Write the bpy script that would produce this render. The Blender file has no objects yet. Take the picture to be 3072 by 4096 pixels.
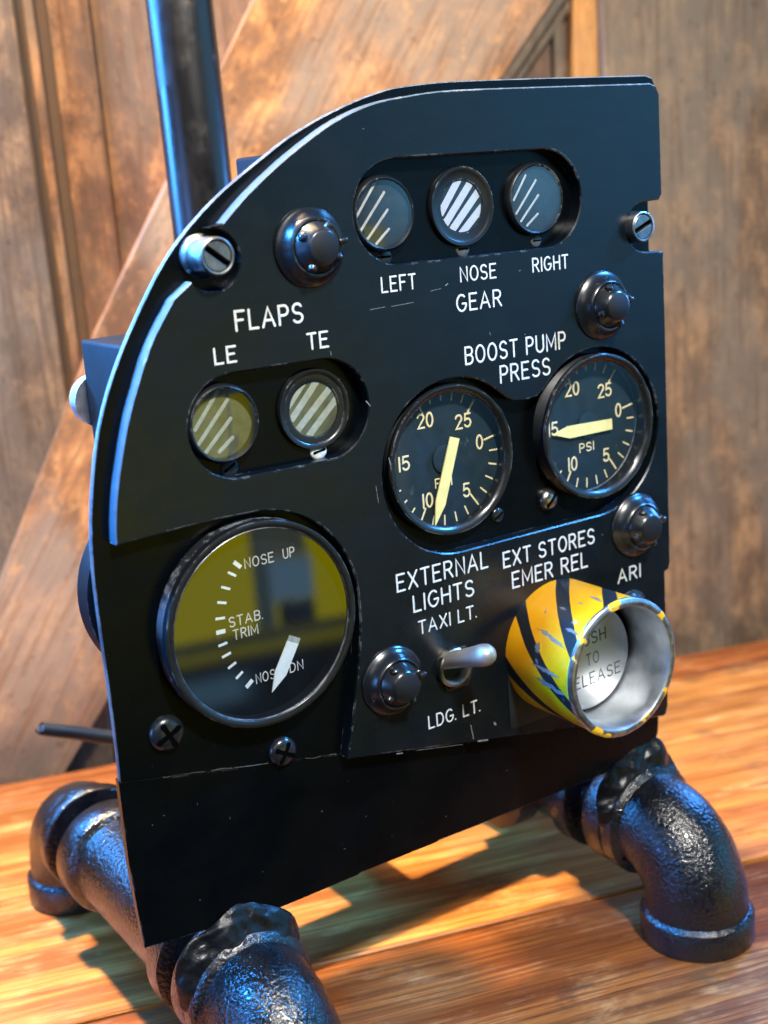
import bpy, bmesh, math, random
from mathutils import Vector, Matrix, noise
random.seed(7)
PI = math.pi
S = 0.01                       # every coordinate below is in centimetres
scene = bpy.context.scene
COL = scene.collection
R_ = math.radians

# ------------------------------------------------------------------ camera
cam_d = bpy.data.cameras.new('camera')
cam = bpy.data.objects.new('camera', cam_d)
COL.objects.link(cam)
rt = Vector((0.83041239, -0.55219675, -0.07412159))
dn = Vector((-0.19444404, -0.16256394, -0.9673492))
fw = Vector((0.52211759, 0.81771127, -0.24236648))
CAM = Vector((-18.79623307, -29.4376056, 8.72519333))
mw = Matrix.Identity(4)
for i in range(3):
    mw[i][0] = rt[i]; mw[i][1] = -dn[i]; mw[i][2] = -fw[i]; mw[i][3] = CAM[i] * S
cam.matrix_world = mw
cam_d.sensor_fit = 'VERTICAL'; cam_d.sensor_height = 36.0; cam_d.sensor_width = 27.0
cam_d.lens = 5112.38 / 4096 * 36.0
cam_d.clip_start = 0.01; cam_d.clip_end = 50
cam_d.dof.use_dof = True
cam_d.dof.focus_distance = 0.362
cam_d.dof.aperture_fstop = 12.0
scene.camera = cam

# ------------------------------------------------------------------ view
vs = scene.view_settings
vs.view_transform = 'Standard'; vs.look = 'None'; vs.exposure = 0.0; vs.gamma = 1.0
vs.use_curve_mapping = False


# ------------------------------------------------------------------ node helpers
class NT:
    def __init__(self, tree):
        self.t = tree; self.n = tree.nodes; self.l = tree.links

    def new(self, typ, **kw):
        nd = self.n.new(typ)
        for k, v in kw.items():
            if k == 'ins':
                for a, b in v.items():
                    if isinstance(b, bpy.types.NodeSocket): self.l.new(b, nd.inputs[a])
                    else: nd.inputs[a].default_value = b
            else: setattr(nd, k, v)
        return nd

    def math(self, op, a, b=None, c=None, clamp=False):
        nd = self.n.new('ShaderNodeMath'); nd.operation = op; nd.use_clamp = clamp
        for i, v in enumerate((a, b, c)):
            if v is None: continue
            if isinstance(v, bpy.types.NodeSocket): self.l.new(v, nd.inputs[i])
            else: nd.inputs[i].default_value = v
        return nd.outputs[0]

    def smooth(self, v, a, b, o0=0.0, o1=1.0):
        nd = self.n.new('ShaderNodeMapRange'); nd.interpolation_type = 'SMOOTHSTEP'
        self.l.new(v, nd.inputs[0])
        nd.inputs[1].default_value = a; nd.inputs[2].default_value = b
        nd.inputs[3].default_value = o0; nd.inputs[4].default_value = o1
        return nd.outputs[0]

    def band(self, v, a, b, s):
        return self.math('MULTIPLY', self.smooth(v, a - s, a + s), self.smooth(v, b - s, b + s, 1, 0))

    def mix(self, fac, a, b, mode='MIX'):
        nd = self.n.new('ShaderNodeMix'); nd.data_type = 'RGBA'; nd.blend_type = mode
        for idx, v in ((0, fac), (6, a), (7, b)):
            if isinstance(v, bpy.types.NodeSocket): self.l.new(v, nd.inputs[idx])
            else: nd.inputs[idx].default_value = v if idx == 0 else (*v, 1)
        return nd.outputs[2]

    def noise(self, vec, scale, detail=4, rough=.55, dist=0.0):
        nd = self.n.new('ShaderNodeTexNoise')
        self.l.new(vec, nd.inputs['Vector'])
        nd.inputs['Scale'].default_value = scale; nd.inputs['Detail'].default_value = detail
        nd.inputs['Roughness'].default_value = rough; nd.inputs['Distortion'].default_value = dist
        return nd.outputs['Fac']

    def mapping(self, vec, scale=(1, 1, 1), rot=(0, 0, 0), loc=(0, 0, 0)):
        nd = self.n.new('ShaderNodeMapping'); self.l.new(vec, nd.inputs[0])
        nd.inputs['Location'].default_value = loc; nd.inputs['Rotation'].default_value = rot
        nd.inputs['Scale'].default_value = scale
        return nd.outputs[0]

    def ramp(self, fac, stops):
        nd = self.n.new('ShaderNodeValToRGB'); self.l.new(fac, nd.inputs[0])
        e = nd.color_ramp.elements
        while len(e) < len(stops): e.new(0.5)
        for k, (p, c) in zip(e, stops): k.position = p; k.color = (*c, 1)
        return nd.outputs[0]


# ------------------------------------------------------------------ world: a dim workshop as seen by the glossy faces
wd = bpy.data.worlds.new('World'); scene.world = wd; wd.use_nodes = True
W = NT(wd.node_tree); W.n.clear()
tc = W.new('ShaderNodeTexCoord').outputs['Generated']
sp = W.new('ShaderNodeSeparateXYZ', ins={0: tc})
dx, dy, dz = sp.outputs
az = W.math('MULTIPLY', W.math('ARCTAN2', dx, W.math('MULTIPLY', dy, -1.0)), 180 / PI)
# tilted horizon of the yellow wall's foot
foot = W.math('ADD', dz, W.math('MULTIPLY', W.math('SUBTRACT', az, 24.0), -0.0012))
yel = W.math('MULTIPLY', W.band(az, 2.0, 33.0, 1.5), W.band(foot, -0.336, -0.06, 0.012))
col = W.mix(W.smooth(dz, -0.5, 0.5), (0.010, 0.012, 0.015), (0.07, 0.10, 0.15))
# blue window light to the front right
blue = W.math('MULTIPLY', W.band(az, 32, 80, 9), W.band(dz, -0.10, 0.40, 0.17))
col = W.mix(blue, col, (0.34, 1.15, 2.0))
col = W.mix(yel, col, (0.80, 0.72, 0.004))
post = W.math('MULTIPLY', W.band(az, 26.25, 27.1, 0.12), W.smooth(foot, -0.34, -0.32))
col = W.mix(post, col, (0.10, 0.16, 0.16))
pic = W.math('MULTIPLY', W.band(az, 27.0, 29.0, 0.12), W.band(dz, -0.303, -0.268, 0.006))
col = W.mix(pic, col, (0.22, 0.42, 0.62))
pt = W.math('MULTIPLY', W.band(az, 26.6, 28.8, 0.15), W.band(dz, -0.27, -0.20, 0.006))
col = W.mix(pt, col, (0.16, 0.19, 0.17))
blk = W.math('MULTIPLY', W.band(az, 27.3, 29.0, 0.15), W.band(dz, -0.322, -0.302, 0.004))
col = W.mix(blk, col, (0.03, 0.045, 0.06))
shelf = W.band(foot, -0.334, -0.324, 0.003)
col = W.mix(W.math('MULTIPLY', shelf, W.band(az, 10, 33, 2)), col, (0.12, 0.13, 0.05))
low = W.math('MULTIPLY', W.band(az, 21.5, 25.5, 0.8), W.band(foot, -0.372, -0.352, 0.008))
col = W.mix(low, col, (0.12, 0.25, 0.38))
bg = W.new('ShaderNodeBackground', ins={0: col, 1: 1.0})
W.l.new(bg.outputs[0], W.new('ShaderNodeOutputWorld').inputs[0])


# ------------------------------------------------------------------ lamps
def area(name, loc, target, size, sizey, power, color, spread=180):
    d = bpy.data.lights.new(name, 'AREA'); d.shape = 'RECTANGLE'
    d.size = size * S; d.size_y = sizey * S; d.energy = power; d.color = color; d.spread = R_(spread)
    o = bpy.data.objects.new(name, d); COL.objects.link(o)
    o.location = Vector(loc) * S
    v = (Vector(target) - Vector(loc))
    o.rotation_euler = v.to_track_quat('-Z', 'Y').to_euler()
    return o


area('back_shop_lamp', (-12, 15, 66), (-5, 9, -16), 5, 5, 5.4, (1.0, 0.76, 0.46), 82)
area('front_shop_lamp', (-4, -46, 50), (2, 0, -4), 6, 6, 8.5, (1.0, 0.97, 0.92))
area('left_window_lamp', (-16.5, 30.2, 14), (-5, 2, -2), 15, 24, 6.4, (0.050, 0.33, 1.0))
area('upper_left_lamp', (-34, 6, 36), (-5, 0, 5), 6, 6, .80, (0.04, 0.34, 1.0), 32)
area('right_window_lamp', (48, -16, 38), (8, 0, 5), 6, 6, .20, (0.06, 0.36, 1.0), 24)
area('far_right_window_lamp', (47, 9, 6), (9, 0, -11), 12, 14, .55, (0.07, 0.32, 1.0), 90)
area('low_window_lamp', (-52, 2, 2), (2, 6, -10), 18, 18, .22, (0.14, 0.36, 1.0), 60)
area('wall_lamp', (4, 8, 62), (6, 27, 16), 18, 12, .70, (1.0, 0.68, 0.38), 110)
area('front_fill_lamp', (-70, -75, 60), (0, 0, 0), 50, 50, 1.3, (0.97, 0.98, 1.0))


# ------------------------------------------------------------------ materials
def mat(name):
    m = bpy.data.materials.new(name); m.use_nodes = True
    N = NT(m.node_tree); N.n.clear()
    out = N.new('ShaderNodeOutputMaterial')
    b = N.new('ShaderNodeBsdfPrincipled')
    N.l.new(b.outputs[0], out.inputs[0])
    return m, N, b, out


def setp(N, b, **kw):
    for k, v in kw.items():
        k = k.replace('_', ' ')
        if isinstance(v, bpy.types.NodeSocket): N.l.new(v, b.inputs[k])
        elif k == 'Base Color' : b.inputs[k].default_value = (*v, 1)
        else: b.inputs[k].default_value = v


def bump(N, b, h, strength, dist=0.02):
    nd = N.new('ShaderNodeBump', ins={'Height': h, 'Strength': strength, 'Distance': dist * S})
    N.l.new(nd.outputs[0], b.inputs['Normal'])


def simple(name, color, rough=.5, metal=0.0, spec=.5, var=.15, scale=180, bumpv=0.0):
    m, N, b, o = mat(name)
    g = N.new('ShaderNodeTexCoord').outputs['Object']
    n1 = N.noise(g, scale, 5)
    c0 = tuple(max(0, c * (1 - var)) for c in color); c1 = tuple(min(1, c * (1 + var)) for c in color)
    setp(N, b, Base_Color=N.mix(N.smooth(n1, .3, .7), c0, c1), Metallic=metal,
         Roughness=N.smooth(n1, .25, .75, rough * .85, min(1, rough * 1.15)))
    b.inputs['Specular IOR Level'].default_value = spec
    if bumpv: bump(N, b, n1, bumpv)
    return m


def worn_paint(name, color, rough, bare, wear=.5, spec=.5, speck=.0, edge_r=.06, grain=.12):
    """dark paint with chips along sharp edges and a few pale specks"""
    m, N, b, o = mat(name)
    g = N.new('ShaderNodeTexCoord').outputs['Object']
    geo = N.new('ShaderNodeNewGeometry')
    bv = N.new('ShaderNodeBevel', samples=4); bv.inputs[0].default_value = edge_r * S
    dt = N.new('ShaderNodeVectorMath', operation='DOT_PRODUCT', ins={0: bv.outputs[0], 1: geo.outputs['Normal']})
    edge = N.smooth(dt.outputs['Value'], .995, .80)
    n1 = N.noise(g, 420, 6, .65); n2 = N.noise(g, 60, 4)
    chip = N.math('MULTIPLY', edge, N.smooth(N.math('ADD', N.math('MULTIPLY', n1, .6), N.math('MULTIPLY', n2, .6)), .68 - wear * .12, .76 - wear * .12))
    fine = N.noise(g, 2600, 2)
    dust = N.noise(g, 1500, 2, .5)
    sp_ = N.math('MULTIPLY', N.smooth(dust, .73, .78), speck)
    fac = N.math('MAXIMUM', chip, sp_)
    smear = N.noise(N.mapping(g, (60, 60, 220)), 1.0, 5)
    base = N.mix(N.smooth(smear, .35, .75), tuple(c * .88 for c in color), tuple(c * 1.15 for c in color))
    setp(N, b, Base_Color=N.mix(fac, base, bare),
         Roughness=N.math('ADD', N.smooth(n2, .3, .7, rough - .04, rough + .07), N.math('MULTIPLY', fac, .15), clamp=True))
    b.inputs['Specular IOR Level'].default_value = spec
    bump(N, b, fine, grain, .004)
    return m


M = {}
M['panel'] = worn_paint('black_panel_paint', (.0026, .0050, .0076), .27, (.30, .32, .33), .55, .40, .12)
M['rubbed'] = worn_paint('rubbed_edge_bluelit', (.060, .092, .125), .42, (.5, .5, .48), .6, .6, .2)  # worn pale edge, with blue light tinted into its base colour
M['plate'] = worn_paint('black_plate_paint', (.0010, .0018, .0028), .26, (.10, .11, .11), .45, .16, .15)
M['rim'] = worn_paint('bare_plate_edge', (.045, .062, .080), .42, (.30, .33, .36), 1.2, .6, .2)
M['bezel'] = worn_paint('worn_bezel_black', (.008, .009, .010), .28, (.34, .33, .28), .75, .55, .2, .06)
M['ring'] = worn_paint('black_ring', (.008, .009, .010), .30, (.28, .30, .30), .5, .5, .1, .05)
M['ringmetal'] = simple('ring_metal', (.22, .23, .24), .42, 1, .5, .5, 260, .1)
M['dial'] = simple('dial_black', (.009, .021, .029), .55, 0, .3, .12, 300)
M['floor'] = simple('recess_floor_black', (.007, .012, .016), .36, 0, .5, .25, 90)
M['dark'] = simple('dark_hole', (.002, .002, .002), .9, 0, .0)
M['white'] = simple('engraved_white', (.60, .60, .56), .6, 0, .3, .10, 700)
M['cream'] = simple('dial_cream', (.74, .64, .36), .55, 0, .3, .08, 500)
M['needle_yellow'] = simple('needle_yellow', (.82, .72, .28), .5, 0, .3, .06, 300)
M['needle_white'] = simple('needle_white', (.72, .80, .78), .45, 0, .4, .06, 300)
M['needle_grey'] = simple('needle_grey', (.34, .37, .36), .5, 0, .4, .2, 600)
M['flag_white'] = simple('flag_white', (.38, .42, .48), .6, 0, .3, .05, 500)
M['flag_line'] = simple('flag_line', (.40, .39, .34), .6, 0, .3, .15, 500)
M['flag_olive'] = simple('flag_olive', (.27, .30, .25), .6, 0, .3, .12, 500)
M['flag_black'] = simple('flag_black', (.012, .016, .017), .5, 0, .3, .2, 300)
M['olive_dark'] = simple('olive_dark', (.075, .082, .045), .5, 0, .3, .2, 300)
M['steel'] = simple('worn_steel', (.24, .245, .245), .40, 1, .5, .28, 260, .12)
M['lever'] = simple('toggle_metal', (.46, .42, .36), .40, .7, .5, .18, 160, .08)
M['bush'] = simple('bushing_metal', (.40, .38, .33), .30, 1, .5, .25, 200, .08)
M['alu'] = simple('bare_aluminium', (.52, .55, .58), .46, 1, .5, .16, 190, .10)
M['barrel'] = simple('threaded_barrel', (.006, .007, .009), .38, 0, .4, .2, 300)
M['stamp'] = simple('stamped_ink', (.07, .075, .08), .6, 0, .3, .2, 500)
M['trim_dial'] = simple('trim_dial_black', (.003, .005, .007), .6, 0, .1, .1, 300)
M['scratch'] = simple('paint_scratch', (.17, .18, .18), .5, 0, .3, .4, 900)
M['speck'] = simple('paint_speck', (.055, .06, .06), .5, 0, .4, .3, 600)
M['chip'] = simple('bare_primer', (.15, .145, .14), .5, 0, .4, .25, 500)
M['brightscrew'] = simple('bright_screw', (.50, .48, .44), .28, 1, .5, .45, 420, .3)
M['blackscrew'] = worn_paint('black_screw', (.010, .012, .014), .24, (.40, .42, .42), .6, .6, 0, .04)
M['cap'] = worn_paint('glossy_cap', (.006, .008, .010), .26, (.24, .26, .26), .3, .7, 0, .03)
M['capface'] = simple('cap_face', (.006, .007, .008), .62, 0, .3)
M['bluish_white'] = simple('pale_screw', (.62, .64, .60), .5, 0, .4, .25, 500)
M['housing'] = worn_paint('housing_paint', (.006, .006, .007), .60, (.22, .21, .20), .5, .10, .2)
M['silver'] = simple('silver_connector', (.62, .64, .66), .40, 1, .5, .2, 150, .2)
M['rubber'] = simple('cable_rubber', (.012, .015, .018), .5, 0, .4)


def make_pipe(name, color, rough, bscale, bstr, spec=.85):
    m, N, b, o = mat(name)
    g = N.new('ShaderNodeTexCoord').outputs['Object']
    n1 = N.noise(g, bscale, 3, .55); n2 = N.noise(g, 70, 4, .6)
    setp(N, b, Base_Color=N.mix(N.smooth(n2, .35, .7), tuple(c * .8 for c in color), tuple(c * 1.5 for c in color)),
         Roughness=N.smooth(n2, .3, .7, rough - .05, rough + .10), Metallic=.0)
    b.inputs['Specular IOR Level'].default_value = spec
    h = N.math('ADD', N.smooth(n1, .35, .65), N.math('MULTIPLY', N.noise(g, 150, 3), .9))
    bump(N, b, h, bstr, .030)
    return m


M['pipe'] = make_pipe('cast_pipe_paint', (.0030, .0040, .0056), .17, 760, .50)
M['weld'] = make_pipe('weld_paint', (.0030, .0038, .0048), .34, 700, .18, .36)


def make_post():
    m, N, b, o = mat('steel_post')
    g = N.new('ShaderNodeTexCoord').outputs['Object']
    n2 = N.noise(N.mapping(g, (160, 160, 22)), 1.0, 5, .6)
    n3 = N.noise(g, 55, 3)
    c = N.mix(N.smooth(n3, .62, .74), (.056, .054, .054), (.22, .14, .08))
    setp(N, b, Base_Color=c, Metallic=.85, Roughness=N.math('ADD', N.smooth(n2, .3, .7, .20, .36), N.math('MULTIPLY', N.smooth(n3, .5, .7), .16)))
    bump(N, b, n2, .09)
    return m


M['post'] = make_post()


def make_glass(name, ior, tint=(1, 1, 1), rough=.015, dirt=.0):
    m = bpy.data.materials.new(name); m.use_nodes = True
    N = NT(m.node_tree); N.n.clear()
    out = N.new('ShaderNodeOutputMaterial')
    bf = N.new('ShaderNodeNewGeometry').outputs['Backfacing']      # a thin pane reflects alike from both sides
    fr = N.new('ShaderNodeFresnel', ins={0: N.math('ADD', N.math('MULTIPLY', bf, 1 / ior - ior), ior)})
    tr = N.new('ShaderNodeBsdfTransparent'); tr.inputs[0].default_value = (*tint, 1)
    gl = N.new('ShaderNodeBsdfGlossy'); gl.inputs['Roughness'].default_value = rough
    mx = N.new('ShaderNodeMixShader', ins={0: fr.outputs[0], 1: tr.outputs[0], 2: gl.outputs[0]})
    last = mx.outputs[0]
    if dirt:
        g = N.new('ShaderNodeTexCoord').outputs['Object']
        f = N.math('MULTIPLY', N.smooth(N.noise(g, 150, 7, .75), .62, .76), dirt)
        df = N.new('ShaderNodeBsdfDiffuse'); df.inputs[0].default_value = (.6, .63, .62, 1)
        last = N.new('ShaderNodeMixShader', ins={0: f, 1: last, 2: df.outputs[0]}).outputs[0]
    N.l.new(last, out.inputs[0])
    return m


M['glass'] = make_glass('gauge_glass', 1.75, dirt=.13)
M['glass_big'] = make_glass('flat_gauge_glass', 2.7, dirt=.07)
M['gauge_lens'] = make_glass('recessed_lens', 1.45, rough=.03, dirt=.04)
M['lens'] = make_glass('indicator_lens', 1.9, rough=.03, dirt=.04)

CYX, CYZ, CYR = 6.14, -5.55, 2.11


def make_hazard():
    m, N, b, o = mat('hazard_paint')
    g = N.new('ShaderNodeTexCoord').outputs['Object']
    wob = N.noise(g, 90, 3)
    s = N.new('ShaderNodeSeparateXYZ', ins={0: g})
    th = N.math('MULTIPLY', N.math('ARCTAN2', N.math('SUBTRACT', s.outputs[2], CYZ * S), N.math('SUBTRACT', s.outputs[0], CYX * S)), 180 / PI)
    ph = N.math('ADD', th, N.math('MULTIPLY', s.outputs[1], 24.5 / S))
    ph = N.math('ADD', ph, N.math('MULTIPLY', N.math('SUBTRACT', wob, .5), 3.0))
    k = N.math('ABSOLUTE', N.math('SUBTRACT', N.math('FRACT', N.math('ADD', N.math('DIVIDE', N.math('SUBTRACT', ph, 81.0), 360 / 7), 20.5)), .5))
    stripe = N.smooth(k, .158, .146)
    n1 = N.noise(g, 260, 6, .65); n2 = N.noise(g, 45, 4); n3 = N.noise(g, 1100, 3)
    yc = N.mix(N.smooth(n2, .35, .7), (.66, .265, .0010), (.74, .335, .0016))
    yc = N.mix(N.math('MULTIPLY', N.smooth(n3, .60, .75), .45), yc, (.42, .20, .006))
    c = N.mix(stripe, yc, (.010, .012, .014))
    chip = N.math('MULTIPLY', N.smooth(n1, .655, .675), N.smooth(n2, .45, .6))
    rim = N.smooth(s.outputs[1], -2.78 * S, -2.98 * S)
    chip = N.math('MAXIMUM', chip, N.math('MULTIPLY', rim, N.smooth(n1, .46, .52)))
    c = N.mix(chip, c, (.34, .34, .34))
    setp(N, b, Base_Color=c, Roughness=N.smooth(n1, .3, .7, .30, .46))
    bump(N, b, N.math('SUBTRACT', N.noise(g, 500, 3), N.math('MULTIPLY', chip, 1.0)), .10, .01)
    return m


M['hazard'] = make_hazard()


def make_sleeve_rim():
    m, N, b, o = mat('sleeve_rim')
    g = N.new('ShaderNodeTexCoord').outputs['Object']
    n1 = N.noise(g, 110, 5, .6); n2 = N.noise(g, 420, 4)
    y = N.smooth(n1, .545, .565)
    c = N.mix(y, N.mix(N.smooth(n2, .35, .7), (.40, .41, .43), (.72, .73, .74)), (.85, .48, .01))
    setp(N, b, Base_Color=c, Metallic=N.math('SUBTRACT', 1.0, y), Roughness=.34)
    bump(N, b, n2, .25)
    return m


M['sleeve_rim'] = make_sleeve_rim()


def make_brushed():
    m, N, b, o = mat('turned_aluminium')
    g = N.new('ShaderNodeTexCoord').outputs['Object']
    s = N.new('ShaderNodeSeparateXYZ', ins={0: g})
    x = N.math('SUBTRACT', s.outputs[0], CYX * S); z = N.math('SUBTRACT', s.outputs[2], (CYZ - .1) * S)
    r = N.math('SQRT', N.math('ADD', N.math('MULTIPLY', x, x), N.math('MULTIPLY', z, z)))
    cv = N.new('ShaderNodeCombineXYZ', ins={0: N.math('MULTIPLY', r, 3000.0)}).outputs[0]
    n1 = N.noise(cv, 1.0, 2)
    n2 = N.noise(g, 160, 5)
    setp(N, b, Base_Color=N.mix(N.smooth(n2, .66, .74), (.66, .67, .67), (.35, .36, .37)), Metallic=1.0,
         Roughness=.36, Anisotropic=.5)
    bump(N, b, n1, .05, .002)
    return m


M['brushed'] = make_brushed()


def wood(name, along, base, dark, pale, grey, rough, sc=1.0, gloss_var=.12, knots=True, bumpv=.12, greyf=.5):
    """weathered plank: grain runs along object X or Z"""
    m, N, b, o = mat(name)
    g = N.new('ShaderNodeTexCoord').outputs['Object']
    st = {'x': (9 * sc, 150 * sc, 150 * sc), 'z': (150 * sc, 150 * sc, 9 * sc)}[along]
    st2 = {'x': (4 * sc, 34 * sc, 34 * sc), 'z': (34 * sc, 34 * sc, 4 * sc)}[along]
    st3 = {'x': (30 * sc, 700 * sc, 700 * sc), 'z': (700 * sc, 700 * sc, 30 * sc)}[along]
    a = N.noise(N.mapping(g, st), 1.0, 6, .62, .6)
    c_ = N.noise(N.mapping(g, st2), 1.0, 4, .55, .8)
    f = N.noise(N.mapping(g, st3), 1.0, 3, .6)
    blot = N.noise(g, 14 * sc, 5, .62)
    c = N.mix(N.smooth(a, .32, .70), dark, base)
    c = N.mix(N.smooth(c_, .48, .72), c, pale)
    c = N.mix(N.math('MULTIPLY', N.smooth(f, .58, .74), .55), c, tuple(k * .35 for k in dark))
    c = N.mix(N.math('MULTIPLY', N.smooth(blot, .50, .72), greyf), c, grey)
    scr = N.noise(N.mapping(g, tuple(k * 1.6 for k in st)), 1.0, 5, .7)
    c = N.mix(N.math('MULTIPLY', N.smooth(scr, .71, .76), .5), c, tuple(min(1, k * 1.6) for k in pale))
    setp(N, b, Base_Color=c, Roughness=N.smooth(c_, .3, .7, rough - gloss_var, rough + gloss_var))
    b.inputs['Specular IOR Level'].default_value = .5
    bump(N, b, N.math('ADD', a, N.math('MULTIPLY', f, .5)), bumpv, .03)
    return m


def plank_wood(name, base, dark, pale, stain):
    """oiled softwood: fine dark growth lines along X, worn pale patches, stains and scuffs"""
    m, N, b, o = mat(name)
    g = N.new('ShaderNodeTexCoord').outputs['Object']
    wv = N.noise(N.mapping(g, (7, 30, 30)), 1.0, 3, .5, .4)
    s_ = N.new('ShaderNodeSeparateXYZ', ins={0: g})
    # growth lines: bands across the plank that wander along its length
    yy = N.math('ADD', N.math('MULTIPLY', s_.outputs[1], 1.0), N.math('MULTIPLY', wv, .0055))
    lv = N.new('ShaderNodeCombineXYZ', ins={0: N.math('MULTIPLY', s_.outputs[0], 7.0), 1: N.math('MULTIPLY', yy, 520.0)}).outputs[0]
    lines = N.noise(lv, 1.0, 2, .55)
    lv2 = N.new('ShaderNodeCombineXYZ', ins={0: N.math('MULTIPLY', s_.outputs[0], 40.0), 1: N.math('MULTIPLY', yy, 1500.0)}).outputs[0]
    lines2 = N.noise(lv2, 1.0, 3, .6)
    lv3 = N.new('ShaderNodeCombineXYZ', ins={0: N.math('MULTIPLY', s_.outputs[0], 5.0), 1: N.math('MULTIPLY', yy, 95.0)}).outputs[0]
    tone = N.noise(lv3, 1.0, 4, .6)
    wear = N.noise(N.mapping(g, (26, 60, 60)), 1.0, 7, .70, .2)
    blot = N.noise(N.mapping(g, (30, 46, 46)), 1.0, 6, .66, .2)
    c = N.mix(N.smooth(tone, .36, .62), dark, base)
    c = N.mix(N.math('MULTIPLY', N.smooth(wear, .48, .70), .70), c, pale)
    c = N.mix(N.math('MULTIPLY', N.smooth(lines, .50, .58), .72), c, dark)
    c = N.mix(N.math('MULTIPLY', N.smooth(lines2, .52, .62), .60), c, tuple(k * .45 for k in dark))
    c = N.mix(N.math('MULTIPLY', N.smooth(blot, .57, .68), .60), c, stain)
    vo = N.new('ShaderNodeTexVoronoi', ins={'Vector': N.mapping(g, (7.0, 17.0, .01), (0, 0, 0), (.31, .22, 0)), 'Scale': 1.0, 'Randomness': 1.0})
    kd = N.math('ADD', vo.outputs['Distance'], N.math('MULTIPLY', N.math('SUBTRACT', wear, .5), .10))
    c = N.mix(N.smooth(kd, .15, .07, 0, .75), c, dark)
    c = N.mix(N.smooth(kd, .075, .04, 0, .9), c, tuple(k * .25 for k in dark))
    scr = N.noise(N.mapping(g, (90, 520, 200)), 1.0, 5, .74)
    c = N.mix(N.math('MULTIPLY', N.smooth(scr, .66, .71), .55), c, tuple(min(1, k * 1.5) for k in pale))
    setp(N, b, Base_Color=c, Roughness=N.smooth(wear, .35, .65, .34, .52))
    b.inputs['Specular IOR Level'].default_value = .30
    bump(N, b, N.math('ADD', N.math('MULTIPLY', lines, -1.0), N.math('MULTIPLY', wear, .7)), .14, .03)
    return m


def old_board(name, base, dark, pale, grey):
    """blotchy, rubbed and stained old board, grain along object Z"""
    m, N, b, o = mat(name)
    g = N.new('ShaderNodeTexCoord').outputs['Object']
    big = N.noise(N.mapping(g, (13, 13, 7)), 1.0, 3, .5, .4)
    mid = N.noise(N.mapping(g, (60, 60, 34)), 1.0, 8, .74, .2)
    st = N.noise(N.mapping(g, (330, 330, 14)), 1.0, 5, .65, .2)
    spk = N.noise(N.mapping(g, (120, 120, 80)), 1.0, 8, .8)
    crack = N.noise(N.mapping(g, (150, 150, 6)), 1.0, 4, .6, .3)
    c = N.mix(N.smooth(mid, .40, .60), dark, base)
    c = N.mix(N.math('MULTIPLY', N.smooth(mid, .53, .66), .8), c, pale)
    c = N.mix(N.math('MULTIPLY', N.smooth(big, .44, .60), .6), c, grey)
    c = N.mix(N.math('MULTIPLY', N.smooth(st, .50, .62), .6), c, dark)
    c = N.mix(N.math('MULTIPLY', N.smooth(spk, .57, .66), .65), c, tuple(k * .4 for k in dark))
    c = N.mix(N.math('MULTIPLY', N.smooth(spk, .43, .36), .45), c, pale)
    c = N.mix(N.math('MULTIPLY', N.smooth(crack, .66, .72), .8), c, tuple(k * .3 for k in dark))
    setp(N, b, Base_Color=c, Roughness=N.smooth(mid, .3, .7, .6, .85))
    b.inputs['Specular IOR Level'].default_value = .25
    bump(N, b, N.math('ADD', N.math('ADD', mid, st), spk), .35, .05)
    return m


M['table'] = plank_wood('varnished_plank', (.50, .205, .042), (.24, .075, .013), (.66, .35, .11), (.12, .055, .022))
M['table2'] = plank_wood('varnished_plank_red', (.33, .100, .020), (.13, .034, .008), (.50, .23, .075), (.08, .036, .016))
M['door_panel'] = old_board('door_panel_wood', (.26, .125, .062), (.11, .055, .032), (.42, .21, .09), (.15, .115, .09))
M['door_brace'] = old_board('door_brace_wood', (.46, .21, .080), (.21, .105, .052), (.66, .36, .14), (.32, .27, .22))
M['door_left'] = old_board('door_left_wood', (.17, .105, .062), (.075, .048, .032), (.27, .165, .085), (.14, .12, .10))
M['door_stile'] = old_board('door_stile_wood', (.24, .150, .085), (.12, .080, .050), (.36, .22, .11), (.17, .15, .12))
M['door_edge'] = old_board('door_edge_wood', (.62, .26, .06), (.42, .18, .05), (.70, .36, .11), (.4, .25, .12))
M['groove_shade'] = simple('groove_shade_brown', (.07, .038, .020), .8)  # dark brown standing in for shade in the door gaps


# ------------------------------------------------------------------ mesh helpers
def V(p): return Vector(p) * S


def link(name, bm, mats, parent=None, smooth=None):
    me = bpy.data.meshes.new(name)
    bmesh.ops.recalc_face_normals(bm, faces=bm.faces)
    bm.to_mesh(me); bm.free()
    for m_ in (mats if isinstance(mats, (list, tuple)) else [mats]): me.materials.append(m_)
    if smooth is not None:
        for p in me.polygons: p.use_smooth = True
        try: me.set_sharp_from_angle(angle=R_(smooth))
        except Exception: pass
    o = bpy.data.objects.new(name, me); COL.objects.link(o)
    if parent is not None: o.parent = parent
    return o


def area2(l): return sum(l[i][0] * l[(i + 1) % len(l)][1] - l[(i + 1) % len(l)][0] * l[i][1] for i in range(len(l))) / 2


def clean(l, eps=1e-3):
    out = []
    for p in l:
        if not out or (p[0] - out[-1][0]) ** 2 + (p[1] - out[-1][1]) ** 2 > eps * eps: out.append(p)
    if (out[0][0] - out[-1][0]) ** 2 + (out[0][1] - out[-1][1]) ** 2 < eps * eps: out.pop()
    return out


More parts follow.
